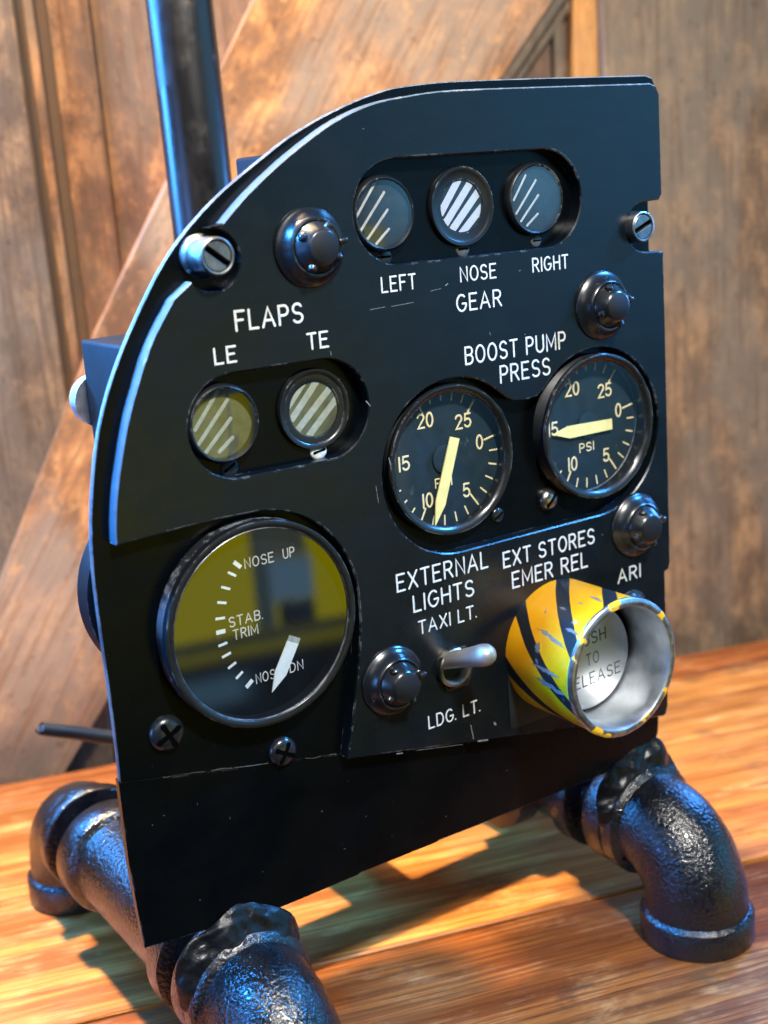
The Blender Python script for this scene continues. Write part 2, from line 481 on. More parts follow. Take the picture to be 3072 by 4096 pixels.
def offset(l, d):
    """move a loop to the inside of the solid by d (ccw outline shrinks, cw hole grows)"""
    n = len(l); out = []
    for i in range(n):
        a = Vector(l[i - 1]); b = Vector(l[i]); c = Vector(l[(i + 1) % n])
        e1 = (b - a).normalized(); e2 = (c - b).normalized()
        n1 = Vector((-e1.y, e1.x)); n2 = Vector((-e2.y, e2.x))
        m_ = n1 + n2
        if m_.length < 1e-4: m_ = n1
        m_.normalize()
        k = d / max(.45, m_.dot(n1))
        out.append((b.x + m_.x * k, b.y + m_.y * k))
    return out


def plate(bm, outline, holes, y0, y1, ch=.03, side_mat=0, ch_mat=None):
    """flat plate in the XZ plane, front at y0 (towards the viewer), back at y1, front edge chamfered"""
    outline = clean(outline)
    if area2(outline) < 0: outline = outline[::-1]
    loops = [outline]
    for h in holes:
        h = clean(h)
        loops.append(h[::-1] if area2(h) > 0 else h)
    front = []; allv = []
    for l in loops:
        fo = [bm.verts.new(V((x, y0, z))) for x, z in offset(l, ch)]
        mi = [bm.verts.new(V((x, y0 + ch, z))) for x, z in l]
        ba = [bm.verts.new(V((x, y1, z))) for x, z in l]
        n = len(l)
        for i in range(n):
            j = (i + 1) % n
            f1 = bm.faces.new((fo[i], fo[j], mi[j], mi[i])); f2 = bm.faces.new((mi[i], mi[j], ba[j], ba[i]))
            f1.material_index = side_mat if ch_mat is None else ch_mat
            f2.material_index = side_mat
        front.append([bm.edges.get((fo[i], fo[(i + 1) % n])) for i in range(n)])
        allv.append([bm.edges.get((ba[i], ba[(i + 1) % n])) for i in range(n)])
    for es in (front, allv):
        bmesh.ops.triangle_fill(bm, edges=[e for l in es for e in l], use_beauty=True, use_dissolve=False)


def lathe(bm, prof, cx, cz, seg=48, mi=0, axis='y', cy=0.0, start_closed=True, end_closed=True):
    """profile of (radius, y) turned about a line parallel to Y through (cx, cz)"""
    rings = []
    for r, y in prof:
        if r < 1e-5: rings.append([bm.verts.new(V((cx, y, cz)))]); continue
        rings.append([bm.verts.new(V((cx + r * math.cos(2 * PI * k / seg), y, cz + r * math.sin(2 * PI * k / seg)))) for k in range(seg)])
    mis = mi if isinstance(mi, (list, tuple)) else [mi] * (len(prof) - 1)
    for a, b, m_ in zip(rings, rings[1:], mis):
        for k in range(seg):
            j = (k + 1) % seg
            if len(a) == 1 and len(b) == 1: continue
            if len(a) == 1: f = bm.faces.new((a[0], b[j], b[k]))
            elif len(b) == 1: f = bm.faces.new((a[k], a[j], b[0]))
            else: f = bm.faces.new((a[k], a[j], b[j], b[k]))
            f.material_index = m_


def box(bm, x0, x1, y0, y1, z0, z1, ch=.0, mi=0):
    vs_ = [bm.verts.new(V((x, y, z))) for x in (x0, x1) for y in (y0, y1) for z in (z0, z1)]
    fs = [(0, 1, 3, 2), (4, 6, 7, 5), (0, 4, 5, 1), (2, 3, 7, 6), (0, 2, 6, 4), (1, 5, 7, 3)]
    nf = [bm.faces.new([vs_[i] for i in f]) for f in fs]
    for f in nf: f.material_index = mi
    if ch > 0:
        es = {e for f in nf for e in f.edges}
        bmesh.ops.bevel(bm, geom=list(es), offset=ch * S, segments=3, affect='EDGES', profile=.6)


def sweep(bm, pts, radii, seg=40, mi=0, cap=(True, True), jitter=0.0):
    pts = [Vector(p) for p in pts]
    n = len(pts); rings = []
    t0 = (pts[1] - pts[0]).normalized()
    up = Vector((0, 0, 1)) if abs(t0.z) < .9 else Vector((0, 1, 0))
    nrm = (up - t0 * up.dot(t0)).normalized()
    for i in range(n):
        t = (pts[min(n - 1, i + 1)] - pts[max(0, i - 1)]).normalized()
        nrm = (nrm - t * nrm.dot(t)).normalized(); bn = t.cross(nrm)
        ring = []
        for k in range(seg):
            a = 2 * PI * k / seg
            d = nrm * math.cos(a) + bn * math.sin(a)
            r = radii[i]
            p = pts[i] + d * r
            if jitter: p += d * jitter * noise.noise(p * 1.7)
            ring.append(bm.verts.new(V(p)))
        rings.append(ring)
    for a, b in zip(rings, rings[1:]):
        for k in range(seg):
            j = (k + 1) % seg
            f = bm.faces.new((a[k], a[j], b[j], b[k])); f.material_index = mi
    if cap[0]: bm.faces.new(rings[0][::-1]).material_index = mi
    if cap[1]: bm.faces.new(rings[-1]).material_index = mi


def ribbon(bm, pts, w, h, f, mi=0, closed=False):
    """raised stroke with round ends; f maps (u, v, height) to a point in centimetres"""
    pts = clean([tuple(p) for p in pts], 1e-4) if not closed else clean(pts, 1e-4)
    P = [Vector(p) for p in pts]
    n = len(P)
    if n == 1:
        P = [P[0] + Vector((-1e-3, 0)), P[0] + Vector((1e-3, 0))]; n = 2
    rows = []                  # (centre, normal, half width)
    for i in range(n):
        if closed:
            e1 = (P[i] - P[i - 1]).normalized(); e2 = (P[(i + 1) % n] - P[i]).normalized()
        else:
            e1 = (P[i] - P[i - 1]).normalized() if i else (P[1] - P[0]).normalized()
            e2 = (P[i + 1] - P[i]).normalized() if i < n - 1 else (P[-1] - P[-2]).normalized()
        n1 = Vector((-e1.y, e1.x)); n2 = Vector((-e2.y, e2.x)); m_ = n1 + n2
        if m_.length < .05: m_ = n1
        m_.normalize()
        rows.append((P[i], m_, w / 2 / max(.6, m_.dot(n1))))
    if not closed:
        s = (P[0] - P[1]).normalized(); e = (P[-1] - P[-2]).normalized()
        pre = []; post_ = []
        for a in (80, 55, 28):
            pre.append((P[0] + s * (w / 2 * math.sin(R_(a))), rows[0][1], w / 2 * math.cos(R_(a))))
        for a in (28, 55, 80):
            post_.append((P[-1] + e * (w / 2 * math.sin(R_(a))), rows[-1][1], w / 2 * math.cos(R_(a))))
        rows = pre + rows + post_
    vv = []
    h = h * random.uniform(.9, 1.1)
    for c, nn, hw in rows:
        hh = h * min(1, .4 + hw / (w / 2) * .6)
        vv.append([bm.verts.new(V(f(c.x + nn.x * hw * s, c.y + nn.y * hw * s, q))) for s, q in ((-1, 0), (-.75, hh), (.75, hh), (1, 0))])
    m2 = len(vv)
    for i in range(m2 if closed else m2 - 1):
        a = vv[i]; b = vv[(i + 1) % m2]
        for k in range(3):
            bm.faces.new((a[k], a[k + 1], b[k + 1], b[k])).material_index = mi


def arc(cx, cy, rx, ry, a0, a1, n=12):
    return [(cx + rx * math.cos(R_(a0 + (a1 - a0) * k / n)), cy + ry * math.sin(R_(a0 + (a1 - a0) * k / n))) for k in range(n + 1)]


# single-stroke engraving alphabet: (advance width, strokes)
G = {
    'A': (.72, [[(0, 0), (.36, 1), (.72, 0)], [(.13, .33), (.59, .33)]]),
    'B': (.58, [[(0, 0), (0, 1)] + arc(.32, .765, .24, .235, 90, -90) + [(0, .53)], [(.30, .53)] + arc(.31, .265, .27, .265, 90, -90) + [(0, 0)]]),
    'C': (.66, [arc(.36, .5, .36, .5, 48, 312, 22)]),
    'D': (.62, [[(0, 0), (0, 1)] + arc(.26, .5, .36, .5, 90, -90, 14) + [(0, 0)]]),
    'E': (.54, [[(.54, 1), (0, 1), (0, 0), (.54, 0)], [(0, .53), (.44, .53)]]),
    'F': (.52, [[(.52, 1), (0, 1), (0, 0)], [(0, .53), (.42, .53)]]),
    'G': (.68, [arc(.36, .5, .36, .5, 50, 345, 22) + [(.69, .45), (.42, .45)]]),
    'H': (.62, [[(0, 0), (0, 1)], [(.62, 0), (.62, 1)], [(0, .52), (.62, .52)]]),
    'I': (.0, [[(0, 0), (0, 1)]]),
    'L': (.50, [[(0, 1), (0, 0), (.50, 0)]]),
    'M': (.78, [[(0, 0), (0, 1), (.39, .22), (.78, 1), (.78, 0)]]),
    'N': (.62, [[(0, 0), (0, 1), (.62, 0), (.62, 1)]]),
    'O': (.70, [arc(.35, .5, .35, .5, 90, 450, 28)]),
    'P': (.56, [[(0, 0), (0, 1)] + arc(.30, .74, .26, .26, 90, -90) + [(0, .48)]]),
    'R': (.60, [[(0, 0), (0, 1)] + arc(.30, .75, .26, .25, 90, -90) + [(0, .50)], [(.28, .50), (.60, 0)]]),
    'S': (.58, [arc(.29, .745, .27, .255, 28, 270, 12) + arc(.29, .245, .29, .245, 90, -152, 14)[1:]]),
    'T': (.60, [[(0, 1), (.60, 1)], [(.30, 1), (.30, 0)]]),
    'U': (.62, [[(0, 1), (0, .31)] + arc(.31, .31, .31, .31, 180, 360, 12) + [(.62, 1)]]),
    'X': (.62, [[(0, 0), (.62, 1)], [(0, 1), (.62, 0)]]),
    '0': (.50, [arc(.25, .5, .25, .5, 90, 450, 24)]),
    '1': (.06, [[(.03, 0), (.03, 1)]]),
    '2': (.52, [arc(.26, .74, .26, .26, 165, -20, 10) + [(0, 0), (.52, 0)]]),
    '5': (.52, [[(.48, 1), (.07, 1), (.03, .55)] + arc(.25, .33, .27, .30, 125, -150, 12)]),
    '.': (.02, [[(.01, .03), (.011, .03)]]),
}


def text_width(t, gap=.31, space=.72):
    x = 0
    for i, ch in enumerate(t):
        if ch == ' ': x += space; continue
        x += G[ch][0] + (gap if i < len(t) - 1 and t[i + 1] not in '. ' else (.24 if i < len(t) - 1 and t[i + 1] == '.' else 0))
        if i < len(t) - 1 and t[i + 1] == ' ': x += gap * .3
    return x


def text(bm, t, x0, x1, z, h, w, y, mi=0, raise_=.006, rot=0.0, gap=.31, space=.72, wob=.004):
    """write t so that it runs from x0 to x1 on a baseline z at depth y"""
    tot = text_width(t, gap, space)
    sx = (x1 - x0) / tot
    ca, sa = math.cos(R_(rot)), math.sin(R_(rot))
    x = 0
    for i, ch in enumerate(t):
        if ch == ' ': x += space; continue
        jx, jz = random.uniform(-wob, wob), random.uniform(-wob, wob)
        for st in G[ch][1]:
            closed = len(st) > 4 and abs(st[0][0] - st[-1][0]) + abs(st[0][1] - st[-1][1]) < 1e-6
            pts = [((x + px) * sx + jx, py * h + jz) for px, py in st]
            pts = [(x0 + a * ca - b_ * sa, z + a * sa + b_ * ca) for a, b_ in pts]
            ribbon(bm, pts[:-1] if closed else pts, w, raise_, lambda u, v, q: (u, y - q, v), mi, closed)
        x += G[ch][0] + (gap if i < len(t) - 1 and t[i + 1] not in '. ' else (.24 if i < len(t) - 1 and t[i + 1] == '.' else 0))
        if i < len(t) - 1 and t[i + 1] == ' ': x += gap * .3


def empty(name, loc, label, cat, group=None):
    o = bpy.data.objects.new(name, None); COL.objects.link(o)
    o.empty_display_size = .01
    o['label'] = label; o['category'] = cat
    if group: o['group'] = group
    return o


def stadium(xl, xr, zb, zt, n=20):
    r = (zt - zb) / 2; zc = (zt + zb) / 2
    return [(xr - r + r * math.cos(a), zc + r * math.sin(a)) for a in [(-PI / 2 + PI * k / n) for k in range(n + 1)]] + \
           [(xl + r + r * math.cos(a), zc + r * math.sin(a)) for a in [(PI / 2 + PI * k / n) for k in range(n + 1)]]


def circle(cx, cz, r, n=40): return [(cx + r * math.cos(2 * PI * k / n), cz + r * math.sin(2 * PI * k / n)) for k in range(n)]


def smooth_path(pts, n=6):
    """Catmull-Rom through the points"""
    out = []
    for i in range(len(pts) - 1):
        p0 = Vector(pts[max(0, i - 1)]); p1 = Vector(pts[i]); p2 = Vector(pts[i + 1]); p3 = Vector(pts[min(len(pts) - 1, i + 2)])
        for k in range(n):
            t = k / n
            q = .5 * ((2 * p1) + (p2 - p0) * t + (2 * p0 - 5 * p1 + 4 * p2 - p3) * t * t + (3 * p1 - p0 - 3 * p2 + p3) * t ** 3)
            out.append(tuple(q))
    out.append(tuple(pts[-1]))
    return out


# ================================================================== table and door (what the lamp stands on and in front of)
ZG = -16.48
TA = math.atan2(-.3, 1.0)                       # the planks run this way
table = empty('wooden_table', (0, 0, 0), 'varnished orange plank table carrying the black instrument panel', 'table')
ta_ = Matrix.Rotation(TA, 4, 'Z')
bands = [(-6.4, 4.26), (4.26, 21.4), (21.4, 24.1)]
for i, (p0, p1) in enumerate(bands):
    bm = bmesh.new()
    n = 60
    box(bm, -75, 75, p0 + .07, p1 - .07, -3.2, 0, .15)
    o = link('plank', bm, M['table'] if i == 1 else M['table2'], table, 30)
    o.matrix_local = Matrix.Translation(V((0, 0, ZG))) @ ta_ @ Matrix.Translation((0, 0, 0))
bm = bmesh.new(); box(bm, -74, 74, -6.0, 24.0, -3.6, -3.21); o = link('underframe', bm, M['groove_shade'], table); o.matrix_local = Matrix.Translation(V((0, 0, ZG))) @ ta_

door = empty('plank_door', (0, 0, 0), 'weathered brown wooden door with a wide diagonal brace behind the table', 'door')
WD = 26.35
dm = Matrix.Translation((0, 0, 0)) @ ta_          # local x runs along the wall, local y is the distance from it


def dbox(name, x0, x1, y0, y1, z0, z1, m_, ch=.06):
    bm_ = bmesh.new(); box(bm_, x0, x1, y0, y1, z0, z1, ch)
    o_ = link(name, bm_, m_, door, 30); o_.matrix_local = dm
    return o_


dbox('groove_shade', -7.14, -6.76, WD + .9, WD + 1.195, -45, 45, M['groove_shade'], .0)  # dark filler strip in the gap, its shade put into the colour
dbox('groove_shade', -6.29, -5.76, WD + 1.05, WD + 1.195, -45, 45, M['groove_shade'], .0)  # second filler strip, again with the gap's shade as its colour
dbox('panel', -60, 70, WD + 1.2, WD + 2.4, -45, 45, M['door_panel'])
dbox('stile', -60, -7.15, WD + .25, WD + 1.197, -45, 45, M['door_left'], .18)
dbox('stile', -6.75, -6.3, WD + .75, WD + 1.197, -45, 45, M['door_panel'], .12)
dbox('trim', -5.75, -3.9, WD + 1.08, WD + 1.197, -45, 45, M['door_panel'], .12)
dbox('stile', 20.3, 70, WD - .3, WD + 1.197, -45, 45, M['door_stile'], .12)
dbox('trim', 19.0, 20.28, WD + .3, WD + 1.197, -45, 45, M['door_edge'], .12)
dbox('trim', 18.1, 18.6, WD + .7, WD + 1.197, -45, 45, M['door_stile'], .12)
# diagonal brace, its grain along its own length
bm = bmesh.new()
ul = [(-18.4, -20.8), (-5.6, 3.3), (3.4, 17.6), (14.0, 34.4)]
lr = [(29.5, 31.0), (17.8, 17.0), (15.0, 13.7), (2.2, -1.5), (-12.0, -20.8)]
pl = ul + lr
fr_ = [bm.verts.new(V((x, WD + .02, z))) for x, z in pl]; bk_ = [bm.verts.new(V((x, WD + 1.196, z))) for x, z in pl]
bm.faces.new(fr_)
for i in range(len(pl)):
    j = (i + 1) % len(pl); bm.faces.new((fr_[i], fr_[j], bk_[j], bk_[i]))
bmesh.ops.bevel(bm, geom=[e for e in bm.edges if e.verts[0] in fr_ and e.verts[1] in fr_], offset=.1 * S, segments=2, affect='EDGES')
rotm = Matrix.Rotation(R_(32), 4, 'Y')
bm.transform(rotm.inverted())
br = link('brace', bm, M['door_brace'], door, 30)
br.matrix_local = dm @ rotm
# thin bead along the brace's lower edge
bm = bmesh.new()
sweep(bm, [(14.6, WD + .5, 12.6), (18.4, WD + .5, 17.1), (22.6, WD + .5, 22.1)], [.30, .30, .30], 12)
sweep(bm, [(15.6, WD + .95, 12.9), (19.3, WD + .95, 17.2), (23.4, WD + .95, 22.1)], [.26, .26, .26], 12)
o = link('bead', bm, M['door_stile'], door, 40); o.matrix_local = dm

# ================================================================== the instrument panel lamp
root = empty('instrument_panel', (0, 0, 0), 'black aircraft instrument panel with gauges and a striped handle standing on pipe feet', 'instrument panel')

YF, YB = 0.0, .45                               # front of the thick face plate, front of the back plate


def seam_z(x): return -6.97 - .193 * (x + 1.86)


back_left = smooth_path([(-8.50, -5.70), (-8.47, -4.75), (-8.46, -2.99), (-8.47, -1.45), (-8.45, .11), (-8.34, 1.3), (-8.13, 2.45), (-7.83, 3.57), (-7.42, 4.58),
                         (-6.93, 5.5), (-6.47, 6.22), (-6.05, 6.84), (-5.66, 7.36), (-5.2, 7.88), (-4.6, 8.43), (-3.9, 8.97), (-3.2, 9.42), (-2.5, 9.84),
                         (-1.75, 10.27), (-.87, 10.67), (.08, 11.02), (1.05, 11.3), (1.84, 11.44), (3.53, 11.55), (7.01, 11.59)], 4)
back = back_left + [(11.0, 11.60), (11.3, 11.52), (11.42, 11.3), (11.45, 8.2), (11.02, 8.05), (11.02, 6.32), (11.45, 6.2), (11.40, -4.2), (11.18, -4.3), (11.18, -9.4), (10.9, seam_z(10.9))]
bm = bmesh.new()
plate(bm, back, [circle(2.60, 1.01, 2.08), circle(8.15, 1.13, 2.10), circle(3.66, 8.15, .85), circle(-1.72, 3.17, .85)], YB, YB + .14, .03, 1, 1)
link('back_plate', bm, [M['plate'], M['rim']], root, 25)

front_arc1 = smooth_path([(-7.93, .73), (-7.88, 1.3), (-7.68, 2.28), (-7.25, 3.68), (-6.82, 4.68), (-6.35, 5.60), (-5.66, 6.55)], 5)
hole = []                                        # scallop round the captive screw, open to the outer edge
for a in range(-135, 136, 10):
    q = R_(a - 45 + 0)
    hole.append((-4.5 + .78 * math.cos(q), 7.4 + .78 * math.sin(q)))
front_arc2 = smooth_path([(-4.10, 8.27), (-3.36, 8.90), (-2.29, 9.65), (-1.2, 10.29), (-.48, 10.64), (.25, 10.9), (.92, 11.06), (1.6, 11.15), (3.18, 11.28), (6.76, 11.31)], 5)
right = [(10.75, 11.32), (11.0, 11.25), (11.14, 11.0), (11.17, 8.02), (11.05, 7.85), (10.45, 7.83)] + arc(10.42, 7.07, .80, .76, 95, 262, 14) + \
        [(10.5, 6.29), (11.19, 6.27), (11.20, 3.1), (11.20, -3.95), (11.13, -4.2), (10.95, -4.27), (10.96, -9.0), (10.86, -9.35), (10.75, seam_z(10.75))]
stab_cut = [(-1.86, seam_z(-1.86)), (-1.21, -4.10), (-1.07, -3.0)] + arc(-4.1, -2.26, 3.04, 3.06, -2, 92, 26) + [(-5.3, .83)]
scal = []
for a in range(205, -116, -12):                  # clockwise from the lower edge, through the inner side, to the upper edge
    pass
ang0, ang1 = 218, 453                            # counter-clockwise sweep through the right side
k0 = [(-4.5 + .78 * math.cos(R_(ang0 + (ang1 - ang0) * k / 22)), 7.4 + .78 * math.sin(R_(ang0 + (ang1 - ang0) * k / 22))) for k in range(23)]
outline = front_arc1 + k0 + front_arc2 + right + stab_cut
gear = stadium(-.24, 7.80, 6.78, 9.58)
flaps = stadium(-5.66, -.22, 1.80, 4.53)
# dog-bone opening round the two pressure gauges
cL, cR, rr = (2.62, .85), (8.12, .93), 2.58
boost = arc(cL[0], cL[1], rr, rr, 50, 270, 30) + [(5.4, -1.73)] + arc(cR[0], cR[1], 2.66, 2.66, -90, 136, 30) + [(6.02, 2.58), (5.75, 2.42), (5.3, 2.38), (4.95, 2.42), (4.6, 2.58)]
bm = bmesh.new()
plate(bm, outline, [gear, flaps, boost], YF, YB - .004, .035, 0)
for f_ in bm.faces:                              # the rubbed outer edge along the big curve, blue light in its base colour
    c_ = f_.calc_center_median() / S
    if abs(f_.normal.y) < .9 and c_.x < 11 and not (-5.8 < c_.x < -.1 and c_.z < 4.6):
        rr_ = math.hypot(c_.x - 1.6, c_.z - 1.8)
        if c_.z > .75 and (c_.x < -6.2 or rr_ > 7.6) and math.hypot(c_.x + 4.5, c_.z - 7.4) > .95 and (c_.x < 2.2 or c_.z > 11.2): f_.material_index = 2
# old scratches and nicks in the paint
def sc(pts, w=.02, hh=.0025):
    ribbon(bm, pts, w, hh, lambda u, v, q: (u, YF - q, v), 1)
def U_(a, b): return (a, b)
for pts, w in (([(.05, 5.66), (.55, 5.68)], .012), ([(.75, 5.67), (1.5, 5.70)], .014), ([(2.62, 6.05), (2.70, 6.09)], .03), ([(2.1, 5.95), (2.45, 5.98)], .010),
               ([(2.55, -7.25), (2.62, -7.72)], .028), ([(3.45, -7.45), (3.50, -7.52)], .06), ([(-.2, -7.33), (.0, -7.37)], .035), ([(.5, -7.44), (2.2, -7.78)], .010),
               ([(2.8, -7.86), (3.15, -7.93)], .05), ([(5.3, 6.2), (5.36, 6.21)], .02), ([(-.3, 3.2), (-.18, 3.05)], .03), ([(.3, 1.5), (.34, 1.3)], .03),
               ([(-.2, .8), (-.16, .3)], .014), ([(-1.3, 4.7), (-1.29, 4.6)], .02), ([(4.1, 4.55), (4.12, 4.48)], .02)):
    sc(pts, w)
for _ in range(20):
    x = random.uniform(-6.5, 10.5); z = random.uniform(-7.5, 10.8)
    if (x + 4.2) ** 2 + (z + 2.2) ** 2 < 13 or x < -6 and z > 5: continue
    a = random.uniform(0, PI); l = random.uniform(.005, .05)
    if any(zb - .1 < z < zt + .1 and xa - .1 < x < xb + .1 for xa, xb, zb, zt in ((-.3, 7.9, 6.7, 9.6), (-5.7, -.1, 1.7, 4.6), (0, 10.9, -1.9, 3.6))): continue
    if x < -3 and z > 7: continue
    if x < -.9 and z < .9: continue
    if z < seam_z(x) + .1: continue
    sc([(x, z), (x + l * math.cos(a), z + l * math.sin(a))], random.uniform(.010, .022))
bm.normal_update()
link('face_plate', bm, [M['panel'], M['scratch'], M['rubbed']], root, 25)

# lower plate welded on below the slanted seam
bm = bmesh.new()
low = [(-8.52, -5.62), (-8.54, -8.0), (-8.42, -10.58), (-4.5, -11.0), (-3.0, -10.99), (-1.6, -10.97), (-1.5, -10.93), (-.2, -10.94), (1.3, -10.95), (1.4, -10.91), (3.0, -10.94), (5.35, -10.93), (10.2, -10.95), (10.65, -10.75), (10.9, -10.2), (10.95, -9.45)]
top_edge = [(10.95, seam_z(10.95) + .05), (-7.9, seam_z(-7.9) + .05)]
plate(bm, low + [(10.95, seam_z(10.95) - .01)] + [(-7.9, seam_z(-7.9) - .01), (-8.2, -5.66)], [], YB + .012, YB + .24, .012, 0)
for _ in range(26):
    x = random.uniform(-7.8, 8); z = random.uniform(-10.6, -6.8)
    if z > seam_z(x) - .15: continue
    l = random.uniform(.005, .06); a = random.choice((.05, .1, -.1, 1.2))
    ribbon(bm, [(x, z), (x + l * math.cos(a), z + l * math.sin(a))], random.uniform(.008, .022), .003, lambda u, v, q: (u, YB + .012 - q, v), 1)
for x0, x1, w in ((-7.3, -7.1, .03), (-6.7, -6.1, .025), (-5.9, -5.3, .05), (-5.2, -4.2, .045), (-4.1, -3.9, .03), (-3.0, -2.5, .03), (-2.2, -2.0, .05)):
    ribbon(bm, [(x0, seam_z(x0) + .02), ((x0 + x1) / 2, seam_z((x0 + x1) / 2) + random.uniform(-.03, .05)), (x1, seam_z(x1) + .02)], w * .7, .02, lambda u, v, q: (u, YB - .004 - q * .3, v), 1)
link('lower_plate', bm, [M['plate'], M['speck']], root, 25)

# ------------------------------------------------------------------ engraved words
for t, x0, x1, z, h, w in (
        ('FLAPS', -4.02, -2.07, 5.58, .48, .088), ('LE', -4.71, -4.12, 4.81, .39, .078), ('TE', -1.98, -1.36, 4.84, .40, .078),
        ('LEFT', .49, 1.60, 6.08, .39, .066), ('NOSE', 3.17, 4.43, 6.10, .39, .066), ('RIGHT', 5.83, 7.18, 6.12, .38, .066),
        ('GEAR', 2.98, 4.57, 5.28, .45, .074), ('BOOST PUMP', 3.17, 6.95, 3.75, .48, .078), ('PRESS', 4.41, 6.30, 3.04, .48, .078),
        ('EXTERNAL', .26, 3.54, -2.42, .49, .080), ('LIGHTS', .78, 2.95, -3.16, .47, .080), ('TAXI LT.', .90, 3.00, -3.88, .38, .064),
        ('LDG. LT.', 1.02, 2.92, -6.90, .38, .064), ('EXT STORES', 4.16, 7.83, -2.58, .46, .080), ('EMER REL', 4.46, 7.50, -3.30, .48, .080),
        ('ARI', 8.82, 9.80, -4.17, .43, .072)):
    bm = bmesh.new(); text(bm, t, x0, x1, z, h, w * .80, YF, 0, .006)
    link('lettering', bm, M['white'], root)


# ------------------------------------------------------------------ round gauges
def disc(bm, cx, cz, r, y, seg=64, mi=0): lathe(bm, [(r, y), (0, y)], cx, cz, seg, mi)


def face_viewer(o):
    """open panes: turn every face so that its normal points out of the panel"""
    me = o.data
    if sum(p.normal.y * p.area for p in me.polygons) > 0: me.flip_normals()
    return o


def pressure_gauge(cx, cz, r, yf, yd, needle, wear_seed):
    bm = bmesh.new()
    # outer barrel with fine thread grooves, rolled rim, inner lip down to the dial
    prof = [(r * .985, YB + .25)]
    y = YB + .2
    while y > yf + .22:
        prof += [(r * .985, y), (r * .970, y - .035)]; y -= .07
    nb = len(prof)
    prof += [(r * .985, yf + .16), (r, yf + .10), (r, yf + .05), (r - .04, yf), (r - .10, yf - .01), (r - .17, yf + .02), (r - .24, yf + .08), (r - .27, yf + .13), (r - .27, yf + .2), (r - .17, yd)]
    lathe(bm, prof, cx, cz, 96, [1 if k < nb else 0 for k in range(len(prof) - 1)])
    for v in bm.verts:                          # dented rim
        p = v.co / S
        if p.y < yf + .12:
            k = noise.noise(Vector((p.x * 2.1, p.z * 2.1, wear_seed)))
            v.co.y += .025 * k * S; v.co.x += .02 * noise.noise(Vector((p.x * 3, p.z * 3, wear_seed + 5))) * S
    g = link('pressure_gauge', bm, [M['bezel'], M['barrel']], root, 40)
    bm = bmesh.new(); disc(bm, cx, cz, r - .12, yd)
    link('dial', bm, M['dial'], g)
    # scale
    bm = bmesh.new()
    f = lambda u, v, q: (cx + u, yd - q, cz + v)
    for p in list(range(0, 14)) + list(range(17, 26)):
        a = R_(10.9 - 13.05 * p + .0105 * p * p)
        r0, r1 = (1.57, 2.0) if p % 5 == 0 else (1.73, 2.0)
        if p in (0, 25): r0 = 1.57
        ribbon(bm, [(r0 * math.cos(a), r0 * math.sin(a)), (r1 * math.cos(a), r1 * math.sin(a))], .060 if p % 5 == 0 else .052, .006, f)
    link('scale', bm, M['cream'], g)
    bm = bmesh.new()
    for t, x, z in (('0', 1.36, .26), ('5', .77, -1.12), ('10', -.66, -1.15), ('15', -1.40, .08), ('20', -.56, 1.22), ('25', .80, .98)):
        w_ = text_width(t, .24) * .42
        text(bm, t, cx + x - w_ / 2, cx + x + w_ / 2, cz + z - .20, .40, .064, yd, 0, .006, gap=.24)
    text(bm, 'PSI', cx - .34, cx + .24, cz - .84, .26, .044, yd, 0, .006, gap=.30)
    link('numerals', bm, M['cream'], g)
    bm = bmesh.new()
    a_, b_ = yd - .14, yd - .10
    fr_ = [bm.verts.new(V((cx + x, a_, cz + z))) for x, z in needle]; bk_ = [bm.verts.new(V((cx + x, b_, cz + z))) for x, z in needle]
    bm.faces.new(fr_); bm.faces.new(bk_[::-1])
    for i in range(len(needle)):
        j = (i + 1) % len(needle); bm.faces.new((fr_[i], fr_[j], bk_[j], bk_[i]))
    link('needle', bm, M['needle_yellow'], g)
    bm = bmesh.new()
    lathe(bm, [(.42, yd - .005), (.42, yd - .08), (.36, yd - .095), (0, yd - .095)], cx, cz, 40)
    link('hub', bm, M['dial'], g, 40)
    bm = bmesh.new(); disc(bm, cx, cz, r - .26, yf + .12)
    face_viewer(link('glass', bm, M['glass'], g))
    return g


pressure_gauge(2.60, 1.01, 2.24, .10, .61, [(.20, .63), (.53, .52), (-.13, -1.37), (-.55, -1.95), (-.47, -1.23)], 3.1)
pressure_gauge(8.15, 1.13, 2.29, -.15, .49, [(.94, .06), (.95, -.28), (-.85, -.28), (-1.55, -.06), (-.91, .11)], 8.4)

# stabiliser trim indicator
SX, SZ, SR, SYF = -4.16, -2.26, 2.86, -.20
bm = bmesh.new()
prof = [(SR, YB + .2)]
y = YB + .1
while y > SYF + .30:
    prof += [(SR, y), (SR - .02, y - .03)]; y -= .06
prof += [(SR, SYF + .22), (SR, SYF + .035), (SR - .012, SYF + .01), (SR - .035, SYF), (SR - .10, SYF + .004), (SR - .175, SYF + .012), (SR - .20, SYF + .035), (SR - .21, SYF + .14), (SR - .25, .22)]
lathe(bm, prof, SX, SZ, 128)
for v in bm.verts:
    p = v.co / S
    if p.y < SYF + .05: v.co.y += .012 * noise.noise(Vector((p.x * 3, p.z * 3, 2))) * S
tg = link('trim_gauge', bm, M['ring'], root, 40)
bm = bmesh.new(); disc(bm, SX, SZ, SR - .20, .215, 96); link('dial', bm, M['trim_dial'], tg)
bm = bmesh.new(); disc(bm, SX, SZ, SR - .19, SYF + .075, 96); face_viewer(link('glass', bm, M['glass_big'], tg))
